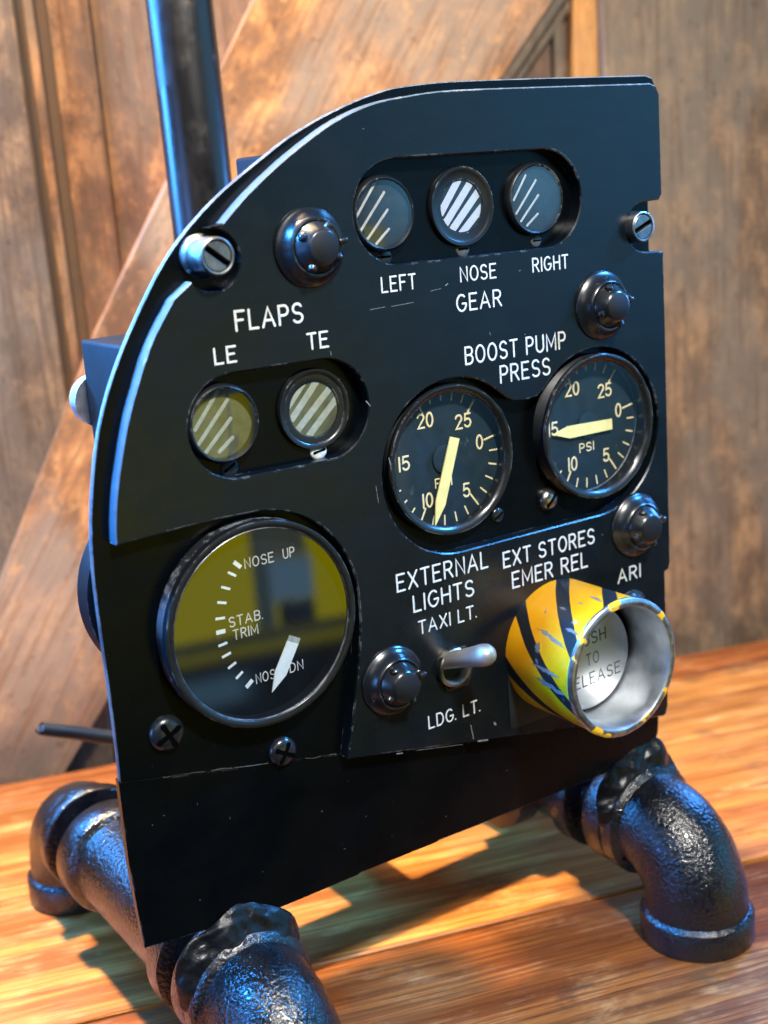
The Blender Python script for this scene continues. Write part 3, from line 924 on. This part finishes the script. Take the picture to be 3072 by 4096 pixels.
# pale inner ring that catches light round the glass
bm = bmesh.new()
lathe(bm, [(SR - .20, SYF + .045), (SR - .215, SYF + .035), (SR - .235, SYF + .045), (SR - .24, SYF + .07)], SX, SZ, 128)
link('retaining_ring', bm, M['ringmetal'], tg, 40)
bm = bmesh.new()
f = lambda u, v, q: (u, .215 - q, v)
for i, (a, b) in enumerate((((-4.69, -.46), (-4.5, -.65)), ((-4.89, -.70), (-4.67, -.85)), ((-5.13, -1.05), (-4.88, -1.17)), ((-5.29, -1.44), (-5.03, -1.52)),
                            ((-5.4, -1.88), (-5.12, -1.91)), ((-5.42, -2.26), (-5.15, -2.27)), ((-5.4, -2.64), (-5.13, -2.61)), ((-5.33, -2.98), (-5.06, -2.91)),
                            ((-5.19, -3.33), (-4.94, -3.22)), ((-4.99, -3.68), (-4.77, -3.53)), ((-4.72, -4.01), (-4.51, -3.85)))):
    d = Vector((b[0] - a[0], b[1] - a[1])).normalized(); nn = Vector((-d.y, d.x)); w = .058 if i in (0, 5, 10) else .034
    q4 = [(a[0] + nn.x * w, a[1] + nn.y * w), (b[0] + nn.x * w, b[1] + nn.y * w), (b[0] - nn.x * w, b[1] - nn.y * w), (a[0] - nn.x * w, a[1] - nn.y * w)]
    t_ = [bm.verts.new(V((x, .205, z))) for x, z in q4]; l_ = [bm.verts.new(V((x, .216, z))) for x, z in q4]
    bm.faces.new(t_)
    for k in range(4): bm.faces.new((t_[k], t_[(k + 1) % 4], l_[(k + 1) % 4], l_[k]))
link('scale', bm, M['needle_white'], tg)
bm = bmesh.new()
for t, x0, x1, z in (('NOSE', -4.37, -3.51, -.71), ('UP', -3.20, -2.86, -.705), ('STAB.', -5.01, -4.02, -2.21), ('TRIM', -4.92, -4.19, -2.585), ('NOSE', -4.39, -3.63, -3.985), ('DN', -3.33, -2.92, -3.96)):
    text(bm, t, x0, x1, z, .26, .034, .215, 0, .005)
link('numerals', bm, M['white'], tg)
bm = bmesh.new()
nd = [(-3.28, -2.86), (-2.95, -3.04), (-3.5, -3.97), (-3.99, -4.35), (-3.84, -3.79)]
cut0, cut1 = (-3.36, -3.0), (-3.03, -3.18)
def poly3(bm, pts, y0, y1, mi=0):
    a = [bm.verts.new(V((x, y0, z))) for x, z in pts]; b = [bm.verts.new(V((x, y1, z))) for x, z in pts]
    fs = [bm.faces.new(a)] + [bm.faces.new((a[i], a[(i + 1) % len(pts)], b[(i + 1) % len(pts)], b[i])) for i in range(len(pts))]
    for f_ in fs: f_.material_index = mi
poly3(bm, [cut0, cut1, nd[2], nd[3], nd[4]], .145, .175, 0)
poly3(bm, [nd[0], nd[1], (cut1[0] + .004, cut1[1] + .005), (cut0[0] + .004, cut0[1] + .005)], .147, .175, 1)
link('needle', bm, [M['needle_white'], M['needle_grey']], tg)
bm = bmesh.new()
lathe(bm, [(.40, .214), (.40, .17), (.37, .155), (0, .155)], -2.9, -2.24, 40)
link('hub', bm, M['trim_dial'], tg, 40)
# gauge body behind the panel
bm = bmesh.new()
lathe(bm, [(2.6, .65), (2.6, 4.6), (3.0, 4.62), (3.12, 4.7), (3.12, 5.5), (3.0, 5.6), (0, 5.6)], -4.15, -2.2, 72)
link('gauge_case', bm, M['housing'], root, 35)
bm = bmesh.new(); box(bm, -6.0, -.6, .64, 6.0, 0.6, 5.28, .12); link('housing', bm, M['housing'], root, 35)
bm = bmesh.new(); box(bm, -.5, 7.0, .64, 6.0, 6.6, 10.02, .12); link('housing', bm, M['housing'], root, 35)
bm = bmesh.new()
sweep(bm, [(-5.6, 6.01, 3.47), (-5.6, 6.3, 3.47), (-5.6, 6.6, 3.47), (-5.6, 6.9, 3.47), (-5.6, 7.05, 3.47), (-5.6, 7.1, 3.47)], [.78, .78, .74, .62, .36, .05], 32)
link('connector', bm, M['silver'], root, 50)


# ------------------------------------------------------------------ flag indicators in the two slots
def indicator(cx, cz, r, yfront, flag_y, flag_r, lines, ground, line_m, lw, deep):
    bm = bmesh.new()
    if deep:
        prof = [(r, YB - .003), (r, yfront + .04), (r - .03, yfront), (r - .09, yfront), (r - .14, yfront + .02), (flag_r + .20, yfront + .05), (flag_r + .08, yfront + .05), (flag_r + .03, yfront + .06), (flag_r + .02, flag_y)]
    else:
        prof = [(r + .06, YB - .003), (r + .06, yfront + .12), (r + .02, yfront + .04), (r - .02, yfront + .01), (r - .07, yfront + .03), (r - .08, flag_y)]
    lathe(bm, prof, cx, cz, 64)
    g = link('indicator', bm, M['ring'], root, 40)
    bm = bmesh.new(); disc(bm, cx, cz, flag_r + .03 if deep else r - .06, flag_y, 56, 0)
    rf = (flag_r - .01) if deep else r - .1
    for (a, b) in lines:
        # clip the stripe to the round flag
        ax, az_ = a[0] - cx, a[1] - cz; bx_, bz = b[0] - cx, b[1] - cz
        n_ = 24; pts = []
        for k in range(n_ + 1):
            t = k / n_; px, pz = ax + (bx_ - ax) * t, az_ + (bz - az_) * t
            if px * px + pz * pz < rf * rf: pts.append((px + cx, pz + cz))
        if len(pts) > 1:
            if deep:
                d = Vector((b[0] - a[0], b[1] - a[1])).normalized(); nn = Vector((-d.y, d.x)) * lw / 2
                Lft = []; Rgt = []
                for k in range(41):
                    t = -.6 + 2.2 * k / 40
                    for s_, acc in ((1, Lft), (-1, Rgt)):
                        px, pz = ax + (bx_ - ax) * t + nn.x * s_, az_ + (bz - az_) * t + nn.y * s_
                        acc.append((px, pz))
                # keep the part inside the circle, closing with the rim
                poly = []
                ins = lambda p: p[0] ** 2 + p[1] ** 2 <= rf * rf
                Lc = [p for p in Lft if ins(p)]; Rc = [p for p in Rgt if ins(p)]
                if not Lc and not Rc: continue
                def rimseg(p, q):
                    a0 = math.atan2(p[1], p[0]); a1 = math.atan2(q[1], q[0])
                    d_ = (a1 - a0 + PI) % (2 * PI) - PI
                    return [(rf * math.cos(a0 + d_ * k / 6), rf * math.sin(a0 + d_ * k / 6)) for k in range(7)]
                if Lc and Rc: poly = Lc + rimseg(Lc[-1], Rc[-1]) + Rc[::-1] + rimseg(Rc[0], Lc[0])
                else:
                    E_ = Lc or Rc; poly = E_ + rimseg(E_[-1], E_[0])
                poly = clean([(px + cx, pz + cz) for px, pz in poly], .004)
                if len(poly) > 2: poly3(bm, poly, flag_y - .006, flag_y + .002, 1)
            else:
                ribbon(bm, [pts[0], pts[-1]], lw, .006, lambda u, v, q: (u, flag_y - q, v), 1)
    link('flag', bm, [ground, line_m], g)
    bm = bmesh.new()
    lr_ = (flag_r + .13 if deep else r - .05); ly = (flag_y - .04 if deep else yfront + .035)
    lathe(bm, [(lr_, ly), (lr_ * .8, ly - .012), (lr_ * .45, ly - .022), (0, ly - .026)], cx, cz, 56)
    face_viewer(link('lens', bm, M['gauge_lens'] if deep else M['lens'], g, 60))
    return g


LL = [((.69, 8.95), (-.01, 8.07)), ((.98, 8.71), (.09, 7.7)), ((1.05, 8.24), (.3, 7.48)), ((1.05, 7.73), (.61, 7.37))]
indicator(.85, 8.15, .96, .12, .30, .8, LL, M['flag_black'], M['flag_line'], .074, False)
RL = [((5.91, 8.88), (5.43, 8.21)), ((6.29, 8.72), (5.5, 7.82)), ((6.36, 8.29), (5.66, 7.59)), ((6.31, 7.76), (5.88, 7.45))]
indicator(6.28, 8.19, 1.0, .20, .31, .8, [((a[0] + .05, a[1]), (b[0] + .05, b[1])) for a, b in RL], M['flag_black'], M['flag_line'], .068, False)
NL = [((3.55, 8.91), (2.94, 8.13)), ((4.0, 8.84), (3.04, 7.77)), ((4.19, 8.5), (3.24, 7.56)), ((4.21, 8.0), (3.58, 7.45))]
indicator(3.63, 8.16, 1.12, .30, .42, .72, [((a[0] + .02, a[1] - .04), (b[0] + .02, b[1] - .04)) for a, b in NL], M['flag_black'], M['flag_white'], .225, True)
EL = [((-4.61, 4.08), (-5.35, 3.19)), ((-4.35, 3.82), (-5.36, 2.74)), ((-4.32, 3.32), (-5.13, 2.55)), ((-4.32, 2.82), (-4.74, 2.51))]
indicator(-4.60, 3.25, .98, .02, .30, .85, [((a[0] + .02, a[1]), (b[0] + .02, b[1])) for a, b in EL], M['olive_dark'], M['flag_olive'], .105, False)
TL = [((-1.98, 3.93), (-2.43, 3.45)), ((-1.57, 3.9), (-2.45, 2.98)), ((-1.36, 3.5), (-2.26, 2.70)), ((-1.15, 3.2), (-1.92, 2.50)), ((-1.0, 2.8), (-1.73, 2.25))]
indicator(-1.75, 3.17, 1.11, .30, .42, .74, [((a[0] + .0, a[1]), (b[0] + .0, b[1])) for a, b in TL], M['olive_dark'], M['flag_olive'], .19, True)


# ------------------------------------------------------------------ screws
def dome_screw(name, cx, cz, r, y, h, m_, kind, ang=20, sink=.0):
    bm = bmesh.new()
    prof = [(r, y + .02), (r, y - h * .18), (r * .95, y - h * .45), (r * .80, y - h * .75), (r * .55, y - h * .93), (r * .28, y - h), (0, y - h)]
    lathe(bm, prof, cx, cz, 36)
    s = link(name, bm, m_, root, 50)
    bm = bmesh.new()
    f = lambda u, v, q: (cx + u, y - h * .90 - q, cz + v)
    L_ = r * .62
    angs = (ang,) if kind == 'slot' else (ang, ang + 90)
    for a in angs:
        c_, s_ = math.cos(R_(a)), math.sin(R_(a))
        ribbon(bm, [(-L_ * c_, -L_ * s_), (0, 0), (L_ * c_, L_ * s_)], r * .34, h * .13, f)
    link('recess', bm, M['dark'], s)
    return s


dome_screw('screw', -7.08, -4.69, .50, YB, .26, M['blackscrew'], 'cross', 25)
dome_screw('screw', -3.72, -6.28, .43, YB, .22, M['blackscrew'], 'cross', 60)
dome_screw('screw', 6.30, -.92, .36, YB, .30, M['brightscrew'], 'slot', 45)
dome_screw('screw', -1.70, 2.00, .26, YB, .10, M['bluish_white'], 'slot', 10)
dome_screw('screw', -4.42, 2.03, .26, YB, .06, M['flag_black'], 'slot', 30)
dome_screw('screw', 3.62, 6.98, .24, YB, .06, M['speck'], 'slot', 0)
dome_screw('screw', 6.35, 6.99, .20, YB, .06, M['speck'], 'slot', 0)
dome_screw('screw', .95, 6.99, .22, YB, .05, M['blackscrew'], 'slot', 0)
dome_screw('screw', 4.35, -1.05, .24, YB, .10, M['blackscrew'], 'slot', 30)


def captive_screw(cx, cz, r, yf, ang, base_r):
    bm = bmesh.new()
    lathe(bm, [(base_r, YB - .003), (base_r, YB - .12), (r * 1.02, YB - .2), (r, YB - .3), (r, yf + .08), (r * .97, yf + .02), (r * .90, yf), (r * .82, yf + .01), (r * .80, yf + .06)], cx, cz, 48)
    s = link('captive_screw', bm, M['steel'], root, 40)
    bm = bmesh.new()
    # slotted head: two half discs with a groove between
    rr_ = r * .78; gw = r * .15
    for sg in (1, -1):
        pts = []
        a0 = math.asin(gw / rr_)
        for k in range(21):
            a = a0 + (PI - 2 * a0) * k / 20
            pts.append((rr_ * math.cos(a), sg * rr_ * math.sin(a)))
        c_, s_ = math.cos(R_(ang)), math.sin(R_(ang))
        pts = [(cx + x * c_ - z * s_, cz + x * s_ + z * c_) for x, z in pts]
        if sg < 0: pts = pts[::-1]
        plate(bm, pts, [], yf + .02, yf + .3, .02)
    disc(bm, cx, cz, r * .8, yf + .16, 40, 1)
    link('screw_head', bm, [M['steel'], M['dark']], s, 30)


captive_screw(-4.63, 7.50, .475, -.62, -38, .56)
captive_screw(10.02, 7.10, .47, -.33, 22, .52)


# ------------------------------------------------------------------ edge-light lamp caps
def lamp_cap(cx, cz, rot):
    bm = bmesh.new()
    lathe(bm, [(1.05, .005), (1.05, -.05), (1.03, -.09), (.99, -.115), (.93, -.16), (.86, -.25), (.80, -.35), (.765, -.42), (.73, -.445), (.69, -.44), (.67, -.38)], cx, cz, 64)
    g = link('lamp_cap', bm, M['cap'], root, 40)
    bm = bmesh.new()
    lathe(bm, [(.68, -.36), (.67, -.44), (.645, -.49), (.585, -.58), (.52, -.68), (.47, -.745), (.44, -.78), (.40, -.80)], cx, cz, 64)
    for k in range(4):                            # grip dimples
        a = R_(rot + 90 * k); px, pz = cx + .585 * math.cos(a), cz + .585 * math.sin(a)
        ax_ = Vector((math.cos(a) * .9, -.42, math.sin(a) * .9)).normalized()
        c0 = Vector((px, -.59, pz))
        sweep(bm, [c0 - ax_ * .1, c0 + ax_ * .02, c0 + ax_ * .08, c0 + ax_ * .11], [.125, .125, .10, .03], 18)
    link('dome', bm, M['cap'], g, 40)
    bm = bmesh.new()
    lathe(bm, [(.415, -.795), (.39, -.815), (0, -.815)], cx, cz, 48)
    link('cap_face', bm, M['capface'], g, 40)
    bm = bmesh.new()
    a = R_(8); c0 = Vector((cx + .66 * math.cos(a), -.46, cz + .66 * math.sin(a))); d = Vector((math.cos(a), -.25, math.sin(a))).normalized()
    sweep(bm, [c0, c0 + d * .16, c0 + d * .22, c0 + d * .25], [.10, .095, .07, .02], 14)
    link('pin', bm, M['cap'], g, 50)
    return g


lamp_cap(-1.69, 7.47, 150)
lamp_cap(8.45, 4.86, 110)
lamp_cap(9.62, -2.36, 112)
lamp_cap(-.17, -5.02, 118)

# ------------------------------------------------------------------ toggle switch
bm = bmesh.new()
lathe(bm, [(.74, .004), (.74, -.05), (.70, -.07), (.60, -.07)], 2.12, -5.26, 6, 1)
lathe(bm, [(.60, -.01), (.60, -.22), (.56, -.26), (.50, -.26), (.47, -.22), (.42, .20), (0, .22)], 1.98, -5.16, 48, 0)
ts = link('toggle_switch', bm, [M['bush'], M['blackscrew']], root, 35)
bm = bmesh.new()
a = Vector((1.70, .05, -4.95)); b = Vector((2.17, -1.52, -4.45)); d = (b - a).normalized()
sweep(bm, [a, a + d * .5, a + d * .9, a + d * 1.3, a + d * 1.5, b - d * .1, b + d * .05, b + d * .16, b + d * .24, b + d * .28], [.25, .26, .28, .31, .335, .335, .315, .25, .15, .02], 36)
link('lever', bm, M['lever'], ts, 50)
# small second toggle partly behind the striped sleeve
bm = bmesh.new()
lathe(bm, [(.62, .004), (.62, -.06), (.56, -.10), (.50, -.14), (.44, -.24), (.36, -.26), (.30, -.2), (.28, .1), (0, .1)], 9.35, -5.15, 40)
sw = link('toggle_switch', bm, M['blackscrew'], root, 35)
bm = bmesh.new()
a = Vector((9.35, .0, -5.15)); b = Vector((9.75, -.9, -5.35)); d = (b - a).normalized()
sweep(bm, [a, a + d * .4, a + d * .8, b, b + d * .12, b + d * .16], [.17, .2, .22, .22, .14, .02], 24)
link('lever', bm, M['lever'], sw, 50)

# ------------------------------------------------------------------ striped release handle
bm = bmesh.new()
r = CYR
prof = [(r, .0), (r, -.5), (r, -1.0), (r, -1.5), (r, -2.0), (r, -2.5), (r, -2.86), (r + .045, -2.90), (r + .04, -2.98), (r - .01, -3.03), (r - .10, -3.05), (r - .19, -3.03), (r - .235, -2.96), (r - .25, -2.4), (r - .27, -1.6), (r - .29, -1.30)]
mis = [0, 0, 0, 0, 0, 0, 1, 1, 1, 1, 1, 2, 2, 2, 2]
lathe(bm, prof, CYX, CYZ, 96, mis)
for v in bm.verts:
    p = v.co / S
    if p.y < -2.8:
        k = noise.noise(Vector((p.x * 1.9, p.z * 1.9, 4)))
        v.co += V((.012 * k, .02 * k, .012 * k))


def oncyl(u, v, q):                              # u is the angle in degrees, v the depth
    a = R_(u); rr2 = CYR + .002 + q
    return (CYX + rr2 * math.cos(a), v, CYZ + rr2 * math.sin(a))


def chip(pts, w):
    """an irregular bare patch: a polygon wrapped on the sleeve"""
    K = 180 / PI / CYR
    P = [Vector((a / K, y)) for a, y in pts]
    L_ = []; Rr_ = []
    for i, p in enumerate(P):
        t = (P[min(len(P) - 1, i + 1)] - P[max(0, i - 1)]).normalized(); nn = Vector((-t.y, t.x))
        e = math.sin(PI * (i + .25) / (len(P) - .5))
        L_.append(p + nn * w * e * random.uniform(.2, .55)); Rr_.append(p - nn * w * e * random.uniform(.2, .55))
    for i in range(len(P) - 1):
        f_ = bm.faces.new([bm.verts.new(V(oncyl(q.x * K, q.y, 0))) for q in (L_[i], L_[i + 1], Rr_[i + 1], Rr_[i])]); f_.material_index = 3


def dense(pts, n=5, j=.0):
    out = []
    for i in range(len(pts) - 1):
        for k in range(n):
            t = k / n; out.append((pts[i][0] * (1 - t) + pts[i + 1][0] * t + random.uniform(-j, j), pts[i][1] * (1 - t) + pts[i + 1][1] * t + random.uniform(-j, j) * .04))
    return out + [pts[-1]]


chip(dense([(144.1, -1.12), (146.8, -1.75), (152.0, -2.52)], 6, .6), .16)
chip(dense([(154, -1.40), (159.1, -1.40), (163.5, -1.46)], 5, .4), .26)
chip(dense([(168, -1.40), (171.7, -1.5)], 4, .4), .18)
chip(dense([(173.5, -1.25), (175, -1.9), (176.1, -2.52)], 6, .6), .17)
chip(dense([(-176.4 + 360, -1.37), (-173.0 + 360, -2.04), (-169.9 + 360, -2.76)], 7, .6), .27)
chip(dense([(136.2, -2.20), (137.8, -2.80)], 4, .3), .15)
chip(dense([(120.5, -1.42), (121.5, -1.75)], 4, .3), .10)
chip(dense([(108.5, -1.90), (111, -2.05)], 4, .3), .12)
chip(dense([(126.0, -1.02), (131, -1.10)], 4, .3), .08)
chip(dense([(98, -1.9), (101, -2.6)], 4, .3), .14)
hd = link('release_handle', bm, [M['hazard'], M['sleeve_rim'], M['alu'], M['chip']], root, 40)
bm = bmesh.new()
lathe(bm, [(1.66, -1.2), (1.66, -1.42), (1.62, -1.47), (1.57, -1.49), (0, -1.49)], CYX, CYZ - .1, 80)
pb = link('push_button', bm, M['brushed'], hd, 30)
bm = bmesh.new(); lathe(bm, [(CYR - .2, -1.22), (0, -1.22)], CYX, CYZ, 64); link('button_seat', bm, M['dark'], hd)
bm = bmesh.new()
for t, x0, x1, z in (('PUSH', 5.58, 6.82, -5.22), ('TO', 6.02, 6.51, -5.86), ('RELEASE', 5.16, 7.38, -6.53)):
    text(bm, t, x0, x1, z, .36, .050, -1.49, 0, .004, rot=3.0, gap=.34)
link('lettering', bm, M['stamp'], hd)
# thin dark rectangle behind the lower half of the sleeve
bm = bmesh.new(); box(bm, 4.05, 8.7, -.035, -.004, -7.85, -5.6, .01); link('dark_rectangle', bm, M['floor'], root, 30)

# ------------------------------------------------------------------ pipe stand
XL, XR, ZP = -5.6, 10.05, -13.1
PR, CR = 1.52, 1.9


def elbow(x, yend, yfoot, sgn):
    """90 degree fitting from a horizontal mouth at yend down to the table at yfoot"""
    rb = 1.85
    pts = []; rad = []
    yc = yfoot - sgn * rb * 1.0
    # collar at the horizontal mouth
    L = abs(yend - yc)
    def add(p, r_): pts.append(p); rad.append(r_)
    add((x, yend, ZP), CR * .95); add((x, yend + sgn * .02, ZP), CR * 1.0); add((x, yend + sgn * .08, ZP), CR * 1.02); add((x, yend + sgn * .55, ZP), CR * 1.02)
    add((x, yend + sgn * .66, ZP), CR * .96); add((x, yend + sgn * .74, ZP), CR * .90)
    y0 = yend + sgn * .78
    n = 16
    # the bend is an ellipse quarter between the two mouths
    ry = abs(yfoot - y0); zb = ZG + 1.15; rz = ZP - zb
    for k in range(n + 1):
        a = PI / 2 * k / n
        add((x, y0 + sgn * ry * math.sin(a), ZP - rz * (1 - math.cos(a))), CR * .895)
    for z_, q in ((zb - .06, .90), (zb - .12, .96), (zb - .22, 1.0), (ZG + .10, 1.0), (ZG + .03, .98), (ZG + .004, .95)): add((x, yfoot, z_), CR * q)
    bm_ = bmesh.new(); sweep(bm_, pts, rad, 56, jitter=.018)
    return link('pipe_elbow', bm_, M['pipe'], root, 45)


def run(x, y0, y1):
    nr = 1.12
    prof = [(y0, CR * .93), (y0 + .05, CR * .985), (y0 + .12, CR), (y0 + .85, CR), (y0 + .93, CR * .98), (y0 + .96, CR * .93), (y0 + .97, nr), (y0 + 1.85, nr),
            (y0 + 1.86, CR * .93), (y0 + 1.92, CR * .99), (y0 + 2.6, CR), (y0 + 2.72, CR * .95), (y0 + 2.85, CR * .86), (y0 + 3.6, CR * .84), (y1 - 3.0, CR * .84), (y1 - 2.25, CR * .86), (y1 - 2.12, CR * .95), (y1 - 2.0, CR),
            (y1 - 1.02, CR), (y1 - .96, CR * .97), (y1 - .94, CR * .90), (y1 - .93, nr), (y1, nr)]
    bm_ = bmesh.new(); sweep(bm_, [(x, y, ZP) for y, _ in prof], [q for _, q in prof], 56, jitter=.018)
    return link('pipe_run', bm_, M['pipe'], root, 45)


for x in (XL, XR):
    elbow(x, .60, -2.02, -1)
    run(x, .62, 12.0)
    elbow(x, 12.0, 15.0, 1)
bm = bmesh.new()
sweep(bm, [(XL + 1.3, 6.2, ZP), (XL + 2.3, 6.2, ZP), (XL + 2.35, 6.2, ZP), (2.0, 6.2, ZP), (XR - 2.35, 6.2, ZP), (XR - 2.3, 6.2, ZP), (XR - 1.3, 6.2, ZP)], [1.85, 1.85, 1.33, 1.33, 1.33, 1.85, 1.85], 40)
link('cross_pipe', bm, M['pipe'], root, 40)
# post that rises behind the panel
bm = bmesh.new()
sweep(bm, [(2.62, 14.8, -14.2), (2.62, 14.8, -5), (2.55, 14.8, 6), (2.45, 14.8, 18), (2.35, 14.8, 30)], [1.19] * 5, 64)
link('post', bm, M['post'], root, 60)
bm = bmesh.new()
sweep(bm, [(2.62, 6.2, ZP), (2.62, 14.8, ZP)], [1.3, 1.3], 40); lathe(bm, [(0, 13), (1.8, 13.05), (1.8, 16.5), (0, 16.6)], 2.62, ZP, 40)
link('post_tee', bm, M['pipe'], root, 40)
bm = bmesh.new()
cb = smooth_path([(-5.92, 16, -9.98), (-5.75, 16, -10.06), (-4.5, 16, -10.6), (-3.16, 16, -11.22), (-.5, 15.6, -12.2), (1.8, 15.2, -12.8)], 6)
sweep(bm, cb, [.10, .2, .23] + [.25 + .06 * k / len(cb) for k in range(len(cb) - 3)], 20)
link('cable', bm, M['rubber'], root, 60)


# lumpy welds between the plate and the front fittings
def weld(x, seed, a0, a1, yw, tall):
    """a thick fillet run round the collar, its surface drawn into ripples and runs"""
    bm_ = bmesh.new()
    n, m2 = 150, 48; rows = []
    for k in range(n):
        t = k / (n - 1); a = R_(a0 + (a1 - a0) * t)
        env = math.sin(PI * min(1, max(0, t))) ** .5
        row = []
        for q in range(m2):
            u = q / (m2 - 1)                     # 0 on the collar in front, 1 up on the plate
            lift = (-.05 + tall * (.80 + .38 * (.5 + noise.noise(Vector((t * 5.0, seed, 7))))) * env * (1 - (1 - u) ** 1.6))
            yy = yw - .46 * (1 - u) ** 1.3 - .04 + .02 * u + .10 * noise.noise(Vector((t * 7, seed, 2)))
            p = Vector((x + (CR - .06 + lift) * math.cos(a), yy, ZP + (CR - .06 + lift) * math.sin(a)))
            rip = math.sin(t * 30 + seed + 3.5 * noise.noise(Vector((t * 5, u * 2, seed)))) * .012
            lum = noise.noise(Vector((p.x * 1.9 + seed, p.y * 1.9, p.z * 1.9))) * .10 + noise.noise(Vector((p.x * 4.2 + seed, p.y * 4.2, p.z * 4.2))) * .025
            nrm = Vector((math.cos(a) * .7, -.7, math.sin(a) * .7))
            row.append(bm_.verts.new(V(p + nrm * (rip + lum) * math.sin(PI * (.08 + .84 * u)) * 1.2)))
        rows.append(row)
    for r0, r1 in zip(rows, rows[1:]):
        for q in range(m2 - 1): bm_.faces.new((r0[q], r0[q + 1], r1[q + 1], r1[q]))
    return link('weld', bm_, M['weld'], root, 70)


weld(XL, 1.3, 178, 22, .50, .92)
weld(XR, 5.2, 172, 34, .50, .98)
